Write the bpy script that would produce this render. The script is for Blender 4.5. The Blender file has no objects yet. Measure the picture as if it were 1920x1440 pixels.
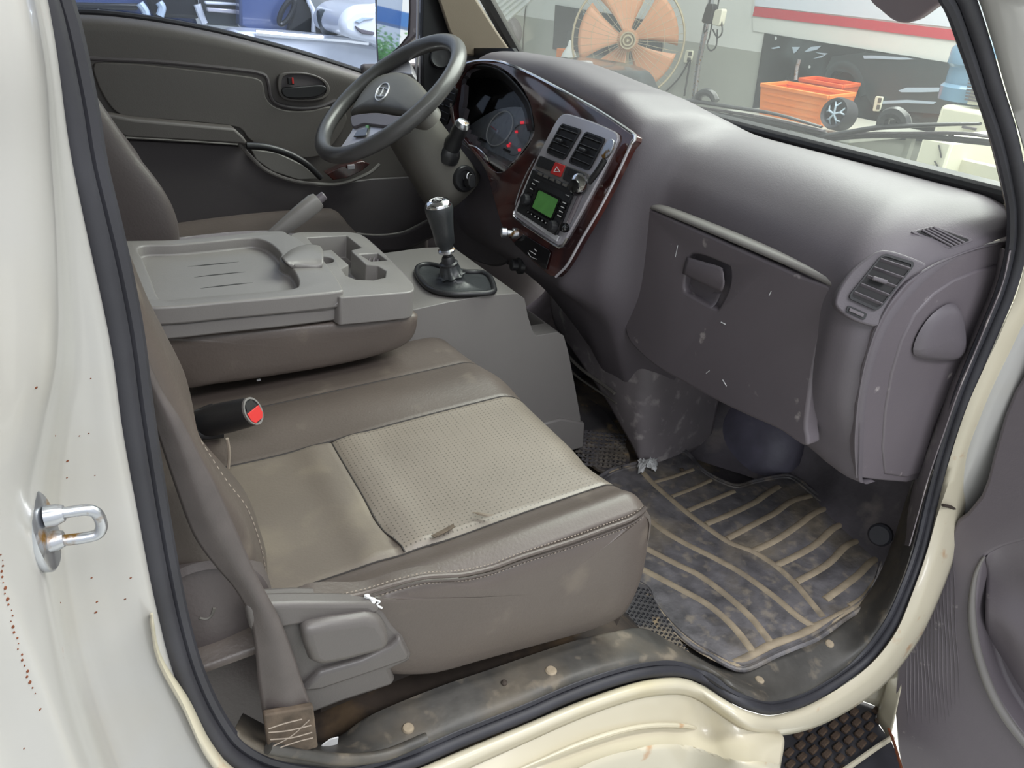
import bpy, bmesh, math, random
import numpy as np
from mathutils import Vector, Matrix
random.seed(7)
rng = np.random.default_rng(7)
scn = bpy.context.scene
# ---------------------------------------------------------------- camera
F = 1350.0
CAM = np.array([0.0, -0.5, 1.0])
AY = np.array([-880.0, -810.0, F]); AY /= np.linalg.norm(AY)
AZ = -np.array([-110.0, 2370.0, F]); AZ /= np.linalg.norm(AZ)
AZ -= AY * AZ.dot(AY); AZ /= np.linalg.norm(AZ)
AX = np.cross(AY, AZ)
cd = bpy.data.cameras.new('camera'); cam = bpy.data.objects.new('camera', cd)
scn.collection.objects.link(cam); scn.camera = cam
cd.sensor_fit = 'HORIZONTAL'; cd.sensor_width = 36.0; cd.lens = F / 1920 * 36.0
cd.clip_start = 0.02; cd.clip_end = 200
Rr = np.stack([AX, AY, AZ])            # rows: world axes in (right, down, forward)
M = Matrix(((Rr[0, 0], -Rr[0, 1], -Rr[0, 2], CAM[0]),
            (Rr[1, 0], -Rr[1, 1], -Rr[1, 2], CAM[1]),
            (Rr[2, 0], -Rr[2, 1], -Rr[2, 2], CAM[2]), (0, 0, 0, 1)))
cam.matrix_world = M
# ---------------------------------------------------------------- world, light, exposure
W = bpy.data.worlds.new('world'); scn.world = W; W.use_nodes = True
wn = W.node_tree.nodes; wn.clear()
wo = wn.new('ShaderNodeOutputWorld'); wb = wn.new('ShaderNodeBackground')
wb.inputs['Color'].default_value = (0.90, 0.95, 1.0, 1); wb.inputs['Strength'].default_value = 0.64
W.node_tree.links.new(wb.outputs[0], wo.inputs[0])
scn.view_settings.view_transform = 'Standard'; scn.view_settings.look = 'None'
scn.view_settings.exposure = 0.70; scn.view_settings.gamma = 1.0
scn.view_settings.use_curve_mapping = False
def area_light(name, loc, target, size, size_y, power, col=(1, 1, 1)):
    ld = bpy.data.lights.new(name, 'AREA'); ld.shape = 'RECTANGLE'; ld.size = size; ld.size_y = size_y
    ld.energy = power; ld.color = col
    o = bpy.data.objects.new(name, ld); scn.collection.objects.link(o); o.location = loc
    d = Vector(target) - Vector(loc); o.rotation_euler = d.to_track_quat('-Z', 'Y').to_euler()
    return o
area_light('garage_ceiling_lamp', (3.0, 0.9, 3.5), (1.0, 0.7, 0.5), 3.4, 4.0, 430, (1.0, 0.98, 0.94))
area_light('garage_ceiling_lamp', (0.6, -2.2, 3.2), (0.6, 0.4, 0.3), 2.4, 0.8, 50, (0.97, 0.97, 1.0))
# ---------------------------------------------------------------- projection helpers (photograph pixel -> point on a real plane)
def ray(px, py):
    v = np.array([px - 960.0, py - 720.0, F]); return Rr @ v / F
def P(px, py, X=None, Y=None, Z=None, D=None, pl=None):
    r = ray(px, py)
    if X is not None: t = (X - CAM[0]) / r[0]
    elif Y is not None: t = (Y - CAM[1]) / r[1]
    elif Z is not None: t = (Z - CAM[2]) / r[2]
    elif pl is not None:
        n = np.array(pl[1], float); t = (np.array(pl[0], float) - CAM).dot(n) / r.dot(n)
    else: t = D
    return CAM + t * r
def PP(pts, **k): return [P(x, y, **k) for x, y in pts]
def A(p): return np.array(p, float)
# ---------------------------------------------------------------- materials
def lin(h):
    h = h.lstrip('#'); c = [int(h[i:i + 2], 16) / 255 for i in (0, 2, 4)]
    return tuple([x / 12.92 if x <= .04045 else ((x + .055) / 1.055) ** 2.4 for x in c]) + (1,)
MATS = {}
KA = dict(leather=1.15, leather_dark=1.3, leather_plain=1.2, leather_perforated=1.55, dash_plastic=1.2, dash_dark=1.75, dash_lower=2.9, firewall_felt=1.75, floor_rubber=1.5, rubber_mat=1.5, rubber_rib=1.6, console_plastic=1.2, door_trim=1.25, door_trim_dark=1.6, sill_plastic=.95, bulge_blue=1.7, white_paint=.80, cream_paint=1.0, seat_plastic=1.15, belt_fabric=1.1, black_plastic=1.5, steering_leather=1.15, boot_leather=1.4, beige_trim=.9)      # albedo calibration
def mat(name, col, rough=.5, metal=0., spec=.5, nz=None, bump=None, dirt=None, coat=0., trans=0., emit=None, dots=None, bump2=None, grain=None):
    """nz=(scale,amount) colour mottling; bump=(scale,strength); dirt=(hex,scale,threshold,softness,roughness); dots=(spacing,radius)"""
    m = bpy.data.materials.new(name); m.use_nodes = True; MATS[name] = m
    ka = KA.get(name, 1.)
    def lin(h, _l=globals()['lin']): c = _l(h); return tuple(min(.9, v * ka) for v in c[:3]) + (1,)
    nt = m.node_tree; N = nt.nodes; L = nt.links; b = N['Principled BSDF']
    b.inputs['Roughness'].default_value = rough; b.inputs['Metallic'].default_value = metal
    b.inputs['Specular IOR Level'].default_value = spec
    if coat: b.inputs['Coat Weight'].default_value = coat; b.inputs['Coat Roughness'].default_value = .06
    if trans: b.inputs['Transmission Weight'].default_value = trans
    base = lin(col); b.inputs['Base Color'].default_value = base
    tc = N.new('ShaderNodeTexCoord'); src = None
    def noise(scale, det=4):
        n = N.new('ShaderNodeTexNoise'); n.inputs['Scale'].default_value = scale; n.inputs['Detail'].default_value = det
        L.new(tc.outputs['Object'], n.inputs['Vector']); return n
    def mix(fac, a, c, blend='MIX'):
        x = N.new('ShaderNodeMix'); x.data_type = 'RGBA'; x.blend_type = blend
        if isinstance(fac, float): x.inputs['Factor'].default_value = fac
        else: L.new(fac, x.inputs['Factor'])
        for i, v in (('A', a), ('B', c)):
            s = [q for q in x.inputs if q.name == i and q.type == 'RGBA'][0]
            if isinstance(v, tuple): s.default_value = v
            else: L.new(v, s)
        return [q for q in x.outputs if q.type == 'RGBA'][0]
    cur = base
    if nz:
        n = noise(nz[0]); r = N.new('ShaderNodeMapRange')
        r.inputs['From Min'].default_value = .3; r.inputs['From Max'].default_value = .7
        L.new(n.outputs['Fac'], r.inputs['Value'])
        lo = tuple(max(0, c * (1 - nz[1])) for c in base[:3]) + (1,); hi = tuple(min(1, c * (1 + nz[1])) for c in base[:3]) + (1,)
        cur = mix(r.outputs['Result'], lo, hi)
    if grain:   # stretched veins: (hex, scale vector, amount)
        mp = N.new('ShaderNodeMapping'); mp.inputs['Scale'].default_value = grain[1]; L.new(tc.outputs['Object'], mp.inputs['Vector'])
        n = N.new('ShaderNodeTexNoise'); n.inputs['Scale'].default_value = 1; n.inputs['Detail'].default_value = 6; n.inputs['Distortion'].default_value = 1.2
        L.new(mp.outputs[0], n.inputs['Vector']); r = N.new('ShaderNodeMapRange')
        r.inputs['From Min'].default_value = .42; r.inputs['From Max'].default_value = .62; r.inputs['To Max'].default_value = grain[2]
        L.new(n.outputs['Fac'], r.inputs['Value']); cur = mix(r.outputs['Result'], cur, lin(grain[0]))
    if dirt:
        dl = dirt if isinstance(dirt, list) else [dirt]
        for d in dl:
            n = noise(d[1], 8); r = N.new('ShaderNodeMapRange'); r.clamp = True
            r.inputs['From Min'].default_value = d[2]; r.inputs['From Max'].default_value = d[2] + d[3]
            if len(d) > 5: r.inputs['To Max'].default_value = d[5]
            L.new(n.outputs['Fac'], r.inputs['Value']); cur = mix(r.outputs['Result'], cur, lin(d[0]))
            if len(d) > 4 and d[4]:
                rr = N.new('ShaderNodeMapRange'); rr.inputs['To Min'].default_value = rough; rr.inputs['To Max'].default_value = d[4]
                L.new(r.outputs['Result'], rr.inputs['Value']); L.new(rr.outputs['Result'], b.inputs['Roughness'])
    if dots:
        s = N.new('ShaderNodeVectorMath'); s.operation = 'SCALE'; s.inputs['Scale'].default_value = 1 / dots[0]; L.new(tc.outputs['Object'], s.inputs[0])
        fr = N.new('ShaderNodeVectorMath'); fr.operation = 'FRACTION'; L.new(s.outputs[0], fr.inputs[0])
        sb = N.new('ShaderNodeVectorMath'); sb.operation = 'SUBTRACT'; sb.inputs[1].default_value = (.5, .5, .5); L.new(fr.outputs[0], sb.inputs[0])
        ml = N.new('ShaderNodeVectorMath'); ml.operation = 'MULTIPLY'; ml.inputs[1].default_value = (1, 1, 0); L.new(sb.outputs[0], ml.inputs[0])
        ln = N.new('ShaderNodeVectorMath'); ln.operation = 'LENGTH'; L.new(ml.outputs[0], ln.inputs[0])
        lt = N.new('ShaderNodeMapRange'); lt.inputs['From Min'].default_value = dots[1]; lt.inputs['From Max'].default_value = dots[1] * .6
        lt.inputs['To Max'].default_value = .75
        L.new(ln.outputs['Value'], lt.inputs['Value'])
        cur = mix(lt.outputs['Result'], cur, tuple(c * .25 for c in base[:3]) + (1,))
    if not isinstance(cur, tuple): L.new(cur, b.inputs['Base Color'])
    prev = None
    for bp in (bump, bump2):
        if bp:
            n = noise(bp[0], 3); bm_ = N.new('ShaderNodeBump'); bm_.inputs['Strength'].default_value = bp[1]; bm_.inputs['Distance'].default_value = bp[2] if len(bp) > 2 else .002
            L.new(n.outputs['Fac'], bm_.inputs['Height'])
            if prev: L.new(prev.outputs[0], bm_.inputs['Normal'])
            prev = bm_
    if prev: L.new(prev.outputs[0], b.inputs['Normal'])
    if emit: b.inputs['Emission Color'].default_value = lin(emit[0]); b.inputs['Emission Strength'].default_value = emit[1]
    return m
def glass_mat(name, tint, gloss=.03, haze=0., rough=0.):
    m = bpy.data.materials.new(name); m.use_nodes = True; MATS[name] = m
    nt = m.node_tree; N = nt.nodes; L = nt.links; N.clear()
    o = N.new('ShaderNodeOutputMaterial'); t = N.new('ShaderNodeBsdfTransparent'); t.inputs[0].default_value = lin(tint)
    g = N.new('ShaderNodeBsdfGlossy'); g.inputs['Roughness'].default_value = rough
    lw = N.new('ShaderNodeLayerWeight'); lw.inputs['Blend'].default_value = .5
    pw = N.new('ShaderNodeMath'); pw.operation = 'POWER'; pw.inputs[1].default_value = 5; L.new(lw.outputs['Facing'], pw.inputs[0])
    fr = N.new('ShaderNodeMath'); fr.operation = 'MULTIPLY_ADD'; fr.inputs[1].default_value = .6; fr.inputs[2].default_value = gloss; L.new(pw.outputs[0], fr.inputs[0])
    mx = N.new('ShaderNodeMixShader'); L.new(fr.outputs[0], mx.inputs[0]); L.new(t.outputs[0], mx.inputs[1]); L.new(g.outputs[0], mx.inputs[2])
    last = mx
    if haze:
        d = N.new('ShaderNodeBsdfDiffuse'); d.inputs[0].default_value = (.8, .8, .8, 1)
        m2 = N.new('ShaderNodeMixShader'); m2.inputs[0].default_value = haze; L.new(mx.outputs[0], m2.inputs[1]); L.new(d.outputs[0], m2.inputs[2]); last = m2
    L.new(last.outputs[0], o.inputs[0]); return m
mat('leather', '#504843', .42, nz=(6, .10), bump=(260, .35, .001), bump2=(9, .25, .006), dirt=('#6d645a', 14, .60, .12, .6, .5))
mat('leather_dark', '#474140', .45, nz=(6, .08), bump=(260, .35, .001))
mat('leather_perforated', '#635c54', .38, nz=(8, .08), bump=(260, .25, .001), bump2=(7, .2, .006), dots=(.0062, .20))
mat('leather_plain', '#5d554d', .50, nz=(8, .08), bump=(300, .3, .001), dirt=('#736a5c', 10, .52, .2, .6, .6))
mat('stitch', '#8f8478', .7)
mat('seam_dark', '#2c2725', .6)
mat('visor_vinyl', '#8f8287', .55, bump=(400, .3, .0006))
mat('dash_plastic', '#575257', .50, spec=.5, nz=(5, .06), bump=(420, .35, .0006))
mat('dash_dark', '#4c474b', .43, nz=(5, .06), bump=(420, .3, .0006), dirt=('#8c8684', 26, .68, .06, .6, .6))
mat('dash_lower', '#4a4648', .42, nz=(7, .15), bump=(300, .3, .0008), dirt=[('#8f8a87', 30, .56, .16, .7, .35), ('#2c2a2c', 6, .55, .2, .5, .5)])
mat('console_plastic', '#6a6765', .42, nz=(5, .05), bump=(420, .25, .0006))
mat('black_plastic', '#1d1d1f', .38, bump=(300, .2, .0006))
mat('black_gloss', '#101012', .12, coat=.5)
mat('vent_dark', '#161416', .6)
mat('rubber', '#2b2b31', .55, nz=(12, .25), bump=(90, .3, .001))
mat('rubber_mat', '#535153', .48, nz=(26, .4), bump=(110, .7, .002), dirt=[('#6f6656', 7, .50, .14, .8, .6), ('#82796b', 38, .54, .12, .8, .5), ('#2d2c30', 14, .55, .12, .5, .55)])
mat('rubber_rib', '#7c7160', .75, nz=(30, .2), bump=(120, .5, .001), dirt=('#5b544b', 14, .55, .1, .7, .6))
mat('floor_rubber', '#3b393b', .6, nz=(12, .3), bump=(80, .5, .002), dirt=[('#776b58', 7, .48, .18, .8, .8), ('#8f7a5a', 30, .62, .08, .8, .5)])
mat('firewall_felt', '#4b484c', .62, nz=(10, .35), bump=(40, .6, .004), dirt=[('#77706c', 11, .58, .10, .8, .6), ('#56505a', 5, .45, .2, .6, .5)])
mat('sill_plastic', '#454340', .5, nz=(22, .3), bump=(60, .5, .0015), dirt=[('#6b6255', 9, .50, .16, .8, .6), ('#857a6a', 34, .58, .12, .8, .5)])
mat('seat_plastic', '#54504e', .42, bump=(420, .3, .0006))
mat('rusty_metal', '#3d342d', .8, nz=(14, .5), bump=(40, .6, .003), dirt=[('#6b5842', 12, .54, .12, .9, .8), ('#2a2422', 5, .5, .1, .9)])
mat('white_paint', '#b7b6b3', .28, coat=.35, nz=(1.6, .03), bump2=(5, .05, .01), dirt=[('#a06a3a', 34, .735, .03, .6, .8), ('#b3aa93', 4, .55, .25, .4, .4)])
mat('cream_paint', '#bdb6a2', .34, coat=.3, nz=(2.5, .04), dirt=[('#a5713c', 15, .655, .06, .6, .6), ('#b3a780', 5, .58, .2, .4, .5)])
mat('rust_spot', '#6b3a22', .9, nz=(90, .4))
mat('wood_trim', '#2d191b', .14, coat=.9, grain=('#5f3028', (7, 7, 3), .75), nz=(18, .25))
mat('chrome', '#e6e6e8', .12, metal=1)
mat('silver_plastic', '#c4c1c8', .28, metal=.4)
mat('zinc', '#b9bcc2', .28, metal=.9, dirt=('#8a6a3a', 60, .55, .1, .8))
mat('steering_leather', '#4b4a4a', .30, nz=(30, .08), bump=(300, .2, .0006))
mat('trim_grey', '#605d58', .48, nz=(6, .06), bump=(400, .3, .0006))
mat('door_trim', '#514d4b', .5, nz=(6, .05), bump=(400, .35, .0007))
mat('door_trim_dark', '#454143', .5, bump=(400, .35, .0007))
mat('beige_trim', '#75695b', .55, bump=(400, .3, .0006))
mat('belt_fabric', '#4d4745', .42, nz=(40, .1), bump=(500, .3, .0006))
mat('belt_worn', '#564a3e', .8, nz=(60, .35), bump=(200, .6, .001))
mat('boot_leather', '#26282a', .38, bump=(200, .4, .001), bump2=(30, .3, .004))
mat('red_button', '#c2302e', .4)
mat('red_print', '#c4404e', .5)
mat('white_print', '#d8d8d8', .5)
mat('lcd_green', '#4a7d40', .3, emit=('#4a7d40', .12), nz=(60, .12))
mat('gauge_face', '#9fa2a6', .35, nz=(30, .15), dirt=('#777a7a', 40, .55, .15, .6, .5))
mat('paper', '#dfe0e0', .8)
mat('clear_sheen', '#70706c', .2)
glass_mat('windscreen_glass', '#f2f7f4', haze=.15)  # pale diffuse layer mixed into the clear glass
glass_mat('door_glass', '#dfe6f2', haze=.03)
glass_mat('fan_haze', '#ffffff')
# ---------------------------------------------------------------- geometry helpers
def cr(pts, n, closed=False):
    p = np.array(pts, float)
    if len(p) < 3 and not closed:
        t = np.linspace(0, 1, n)[:, None]; return p[0] * (1 - t) + p[-1] * t
    if closed: q = np.vstack([p[-1], p, p[0], p[1]])
    else: q = np.vstack([2 * p[0] - p[1], p, 2 * p[-1] - p[-2]])
    out = []; m = 12
    for i in range(1, len(q) - 2):
        a, b, c, d = q[i - 1:i + 3]
        for k in range(m):
            t = k / m
            out.append(.5 * (2 * b + (c - a) * t + (2 * a - 5 * b + 4 * c - d) * t * t + (3 * b - a - 3 * c + d) * t ** 3))
    out.append(q[-2]); out = np.array(out)
    s = np.r_[0, np.cumsum(np.linalg.norm(np.diff(out, axis=0), axis=1))]
    u = np.linspace(0, s[-1], n + 1)[:-1] if closed else np.linspace(0, s[-1], n)
    return np.stack([np.interp(u, s, out[:, k]) for k in range(3)], 1)
def wpos(o):
    p = Vector((0, 0, 0))
    while o is not None: p = p + o.location; o = o.parent
    return p
def new_empty(name, loc=(0, 0, 0)):
    o = bpy.data.objects.new(name, None); scn.collection.objects.link(o); o.location = loc; o.empty_display_size = .05
    return o
def tag(o, label=None, cat=None, group=None, kind=None):
    if label: o['label'] = label
    if cat: o['category'] = cat
    if group: o['group'] = group
    if kind: o['kind'] = kind
    return o
def thing(name, label, cat, loc=(0, 0, 0), group=None):
    return tag(new_empty(name, loc), label, cat, group)
def add(name, geos, m, parent=None, bevel=0, seg=2, smooth=True, angle=40, subsurf=0, label=None, solid=0):
    """geos: (verts, faces) or a list of them -> one mesh object"""
    if isinstance(geos, tuple): geos = [geos]
    V = []; Fc = []
    for v, f in geos:
        o = len(V); V += [tuple(map(float, q)) for q in v]; Fc += [tuple(i + o for i in q) for q in f]
    a = np.array(V); c = (a.min(0) + a.max(0)) / 2
    me = bpy.data.meshes.new(name); me.from_pydata([tuple(q) for q in (a - c)], [], Fc); me.update()
    bm = bmesh.new(); bm.from_mesh(me); bmesh.ops.recalc_face_normals(bm, faces=bm.faces); bm.to_mesh(me); bm.free()
    if smooth:
        me.shade_smooth(); me.set_sharp_from_angle(angle=math.radians(angle))
    me.materials.append(MATS[m] if isinstance(m, str) else m)
    o = bpy.data.objects.new(name, me); scn.collection.objects.link(o)
    if parent is not None: o.parent = parent; o.location = Vector(c) - wpos(parent)
    else: o.location = Vector(c)
    if solid:
        s = o.modifiers.new('s', 'SOLIDIFY'); s.thickness = solid; s.offset = 0
    if bevel:
        b = o.modifiers.new('b', 'BEVEL'); b.width = bevel; b.segments = seg; b.limit_method = 'ANGLE'; b.angle_limit = math.radians(35); b.harden_normals = False
    if subsurf:
        s = o.modifiers.new('ss', 'SUBSURF'); s.levels = subsurf; s.render_levels = subsurf
    if label: o['label'] = label
    return o
def g_grid(rows):
    R = np.array(rows, float); nu, nv = R.shape[:2]; V = R.reshape(-1, 3)
    Fc = [(i * nv + j, i * nv + j + 1, (i + 1) * nv + j + 1, (i + 1) * nv + j) for i in range(nu - 1) for j in range(nv - 1)]
    return V, Fc
def g_loft(curves, nu=40, nv=24, raw=False):
    """curves: list of polylines; resampled to nu points each, spline-interpolated across to nv rows"""
    C = np.array([cr(c, nu) for c in curves])
    cols = np.array([cr(C[:, i], nv) if len(C) > 2 else cr(C[:, i], nv) for i in range(nu)])
    return g_grid(np.transpose(cols, (1, 0, 2)))
def g_thick(g, vec):
    """close a grid sheet into a slab by offsetting a copy along vec"""
    V, Fc = g; V = np.array(V); n = len(V); V2 = V + A(vec)
    from collections import Counter
    cnt = {}
    for f in Fc:
        for i in range(len(f)):
            e = (f[i], f[(i + 1) % len(f)]); cnt[frozenset(e)] = cnt.get(frozenset(e), []) + [e]
    side = [(e[0][1], e[0][0], e[0][0] + n, e[0][1] + n) for e in cnt.values() if len(e) == 1]
    return np.vstack([V, V2]), list(Fc) + [tuple(i + n for i in reversed(f)) for f in Fc] + side
def g_plate(outline, vec, n=0, closed_spline=False):
    o = np.array(outline, float)
    if n: o = cr(o, n, True)
    k = len(o); V = np.vstack([o, o + A(vec)])
    Fc = [tuple(range(k)), tuple(range(2 * k - 1, k - 1, -1))] + [(i, (i + 1) % k, (i + 1) % k + k, i + k) for i in range(k)]
    return V, Fc
def g_ring(outer, inner, vec):
    """frame: two outlines with the same count, extruded"""
    o = np.array(outer, float); i_ = np.array(inner, float); k = len(o); v = A(vec)
    V = np.vstack([o, i_, o + v, i_ + v]); Fc = []
    for a in range(k):
        b = (a + 1) % k
        Fc += [(a, b, k + b, k + a), (2 * k + a, 3 * k + a, 3 * k + b, 2 * k + b), (a, 2 * k + a, 2 * k + b, b), (k + a, k + b, 3 * k + b, 3 * k + a)]
    return V, Fc
def g_tube(pts, r, n=0, seg=10, closed=False, flat=None, up=None):
    p = cr(pts, n, closed) if n else np.array(pts, float)
    N = len(p); V = []; Fc = []
    R = np.full(N, r, float) if np.isscalar(r) else np.interp(np.linspace(0, 1, N), np.linspace(0, 1, len(r)), r)
    prev = None
    for i in range(N):
        if closed: t = p[(i + 1) % N] - p[i - 1]
        else: t = p[min(i + 1, N - 1)] - p[max(i - 1, 0)]
        t = t / (np.linalg.norm(t) + 1e-12)
        if prev is None:
            u = np.cross(t, A(up) if up is not None else ([0, 0, 1] if abs(t[2]) < .9 else [1, 0, 0]))
        else: u = prev - t * prev.dot(t)
        u /= np.linalg.norm(u); prev = u; w = np.cross(t, u)
        for k in range(seg):
            a = 2 * math.pi * k / seg
            V.append(p[i] + R[i] * (math.cos(a) * u + math.sin(a) * w * (flat if flat else 1)))
    for i in range(N if closed else N - 1):
        for k in range(seg):
            a = i * seg + k; b = i * seg + (k + 1) % seg; c = ((i + 1) % N) * seg + (k + 1) % seg; d = ((i + 1) % N) * seg + k
            Fc.append((a, b, c, d))
    if not closed: Fc += [tuple(range(seg - 1, -1, -1)), tuple(range((N - 1) * seg, N * seg))]
    return np.array(V), Fc
def g_box(c, s, ax=None):
    """box centre c, full sizes s, optional 3 axes (rows)"""
    ax = np.eye(3) if ax is None else np.array([A(a) / np.linalg.norm(a) for a in ax])
    V = [A(c) + sum(ax[k] * s[k] / 2 * q[k] for k in range(3)) for q in [(-1, -1, -1), (1, -1, -1), (1, 1, -1), (-1, 1, -1), (-1, -1, 1), (1, -1, 1), (1, 1, 1), (-1, 1, 1)]]
    return np.array(V), [(0, 3, 2, 1), (4, 5, 6, 7), (0, 1, 5, 4), (1, 2, 6, 5), (2, 3, 7, 6), (3, 0, 4, 7)]
def frame_of(n, up=(0, 0, 1)):
    n = A(n) / np.linalg.norm(n); u = np.cross(up, n); u /= np.linalg.norm(u); return u, np.cross(n, u), n
def g_lathe(c, axis, prof, seg=32, sx=1., up=(0, 0, 1)):
    """prof: (radius, height) along axis"""
    n = A(axis) / np.linalg.norm(axis)
    if abs(np.dot(n, up)) > .99: up = (1, 0, 0)
    u, w, n = frame_of(n, up); V = []; Fc = []
    for r, h in prof:
        for k in range(seg):
            a = 2 * math.pi * k / seg; V.append(A(c) + r * (math.cos(a) * u * sx + math.sin(a) * w) + h * n)
    m = len(prof)
    for i in range(m - 1):
        for k in range(seg):
            Fc.append((i * seg + k, i * seg + (k + 1) % seg, (i + 1) * seg + (k + 1) % seg, (i + 1) * seg + k))
    if prof[0][0] > 1e-6: Fc.append(tuple(range(seg - 1, -1, -1)))
    if prof[-1][0] > 1e-6: Fc.append(tuple(range((m - 1) * seg, m * seg)))
    return np.array(V), Fc
def g_quad(c, thick):
    """slab on four corners, thickness vector"""
    return g_plate(c, thick)
def lerp(a, b, t): return A(a) * (1 - t) + A(b) * t
def quadpt(q, u, v):
    """bilinear point in quad TL,TR,BR,BL"""
    return lerp(lerp(q[0], q[1], u), lerp(q[3], q[2], u), v)
def rrect(q, r=.12, k=4, ins=0.):
    """rounded-corner outline in quad q (TL,TR,BR,BL); r and ins in quad fractions"""
    out = []
    for (cx, cy, a0) in ((1 - r, r, -90), (1 - r, 1 - r, 0), (r, 1 - r, 90), (r, r, 180)):
        for i in range(k + 1):
            a = math.radians(a0 + 90 * i / k); x = cx + r * math.cos(a); y = cy + r * math.sin(a)
            x = .5 + (x - .5) * (1 - 2 * ins); y = .5 + (y - .5) * (1 - 2 * ins)
            out.append(quadpt(q, x, y))
    return out
def cut(o, cutters, op='DIFFERENCE'):
    """carve: the cutters are used up and removed"""
    for c in cutters:
        md = o.modifiers.new('bool', 'BOOLEAN'); md.operation = op; md.solver = 'EXACT'; md.object = c
    # boolean first, bevel afterwards
    dg = bpy.context.evaluated_depsgraph_get(); bpy.context.view_layer.update()
    ev = o.evaluated_get(bpy.context.evaluated_depsgraph_get()); me = bpy.data.meshes.new_from_object(ev)
    o.modifiers.clear(); old = o.data; o.data = me
    for c in cutters: bpy.data.objects.remove(c)
    return o
def copy_tree(o, parent=None):
    c = o.copy(); scn.collection.objects.link(c); c.parent = parent
    for ch in list(o.children): copy_tree(ch, c)
    return c
def hit(o, px, py, off=0.):
    bpy.context.view_layer.update(); w = wpos(o); r = ray(px, py); d = Vector(r).normalized()
    ok, loc, nor, _ = o.ray_cast(Vector(CAM) - w, d)
    if not ok: raise RuntimeError('miss %s %s %s' % (o.name, px, py))
    n = nor if nor.dot(d) < 0 else -nor
    return A(loc + w + n * off), A(n)
def C(sx, sy, ox, oy): return lambda pts: [(ox + x / sx, oy + y / sy) for x, y in pts]
# ================================================================ garage shell
WX = 4.6
def struct(name, g, m, **k): return tag(add(name, g, m, **k), kind='structure')
mat('wall_white', '#dcdcd8', .6, nz=(1.5, .03)); mat('wall_grey', '#a9aaa2', .55, nz=(1.2, .05), dirt=('#8f9088', 3, .55, .2, .5, .4))
mat('floor_paint', '#b9bab4', .35, nz=(1.5, .06), dirt=('#8f8f8a', 2, .55, .2, .4, .5))
wall = struct('wall_front', g_box((WX + .1, 4, 1.6), (.2, 14, 4.9)), 'wall_white', smooth=False)
zb = P(1420, 100, X=WX)[2]; zb2 = P(960, 27, X=WX)[2]
add('painted_band', g_plate([(WX - .004, 11, zb2 + .03), (WX - .004, -3, zb - .05), (WX - .004, -3, -.85), (WX - .004, 11, -.85)], (.006, 0, 0)), 'wall_grey', wall, smooth=False)
# panel seam of the wall
add('wall_seam', g_plate(PP([(1661, 62), (1663, 62), (1652, 97), (1650, 97)], X=WX - .002), (.004, 0, 0)), 'black_plastic', wall, smooth=False)
struct('floor', g_box((1, 3, -.9), (22, 22, .1)), 'floor_paint', smooth=False)
# ================================================================ cab body
cab = thing('truck_cab', 'white light truck cab body seen through its open passenger doorway', 'truck', (0.6, 0.7, -.3))
SEAL = [(62, -60), (80, 0), (100, 80), (125, 200), (142, 300), (172, 420), (196, 520), (220, 640), (240, 780), (266, 932), (294, 1080), (322, 1200), (352, 1290), (393, 1370), (440, 1425), (520, 1458), (640, 1466), (760, 1432), (855, 1392), (980, 1342), (1063, 1306), (1147, 1276), (1215, 1260), (1272, 1258), (1318, 1272), (1365, 1302), (1405, 1322), (1455, 1329), (1530, 1303), (1615, 1245), (1668, 1180), (1702, 1110), (1730, 1030), (1752, 940), (1776, 850), (1806, 757), (1832, 690), (1862, 620), (1893, 545), (1913, 470), (1918, 400), (1911, 340), (1893, 255), (1866, 169), (1838, 76), (1812, 0), (1790, -60)]
def off2(pts, d):
    """shift a pixel path sideways by d (float or list) : positive = to the left-hand side of travel as seen in the picture (inwards here)"""
    p = np.array(pts, float); t = np.gradient(p, axis=0); t /= np.linalg.norm(t, axis=1)[:, None]
    n = np.stack([t[:, 1], -t[:, 0]], 1)
    return p + n * (np.array(d, float).reshape(-1, 1) if np.ndim(d) else d)
def sm(a, b, x): t = min(1, max(0, (x - a) / (b - a))); return t * t * (3 - 2 * t)
def yo(x, y): return -.070 * sm(1290, 1410, x) * sm(880, 1200, y)      # the cab side flares outwards towards the front step
def px3s(pts, Y): return [P(x, y, Y=Y + yo(x, y)) for x, y in pts]
sealP = np.vstack([np.array(px3s(SEAL, 0.)), [(.64, 0, 1.17), (.52, 0, 1.34), (.42, 0, 1.41), (.2, 0, 1.42), (.05, 0, 1.41), (-.01, 0, 1.34), (-.01, 0, 1.16)]])
add('door_seal', [g_tube(sealP, .0085, 340, 10, closed=True), g_tube(sealP + A((0, .004, 0)), .0042, 340, 8, closed=True)], 'rubber', cab, label='black rubber weatherstrip around the doorway')
# second lip of the weatherstrip, just inside (3D offset towards the cab inside)
ctr = A((.55, 0, .65)); inn = []
for q in sealP:
    v = ctr - q; v /= np.linalg.norm(v); inn.append(q + v * .011 + A((0, .008, 0)))
add('seal_lip', g_tube(np.array(inn), .0065, 340, 8, closed=True), 'rubber', cab)
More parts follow.
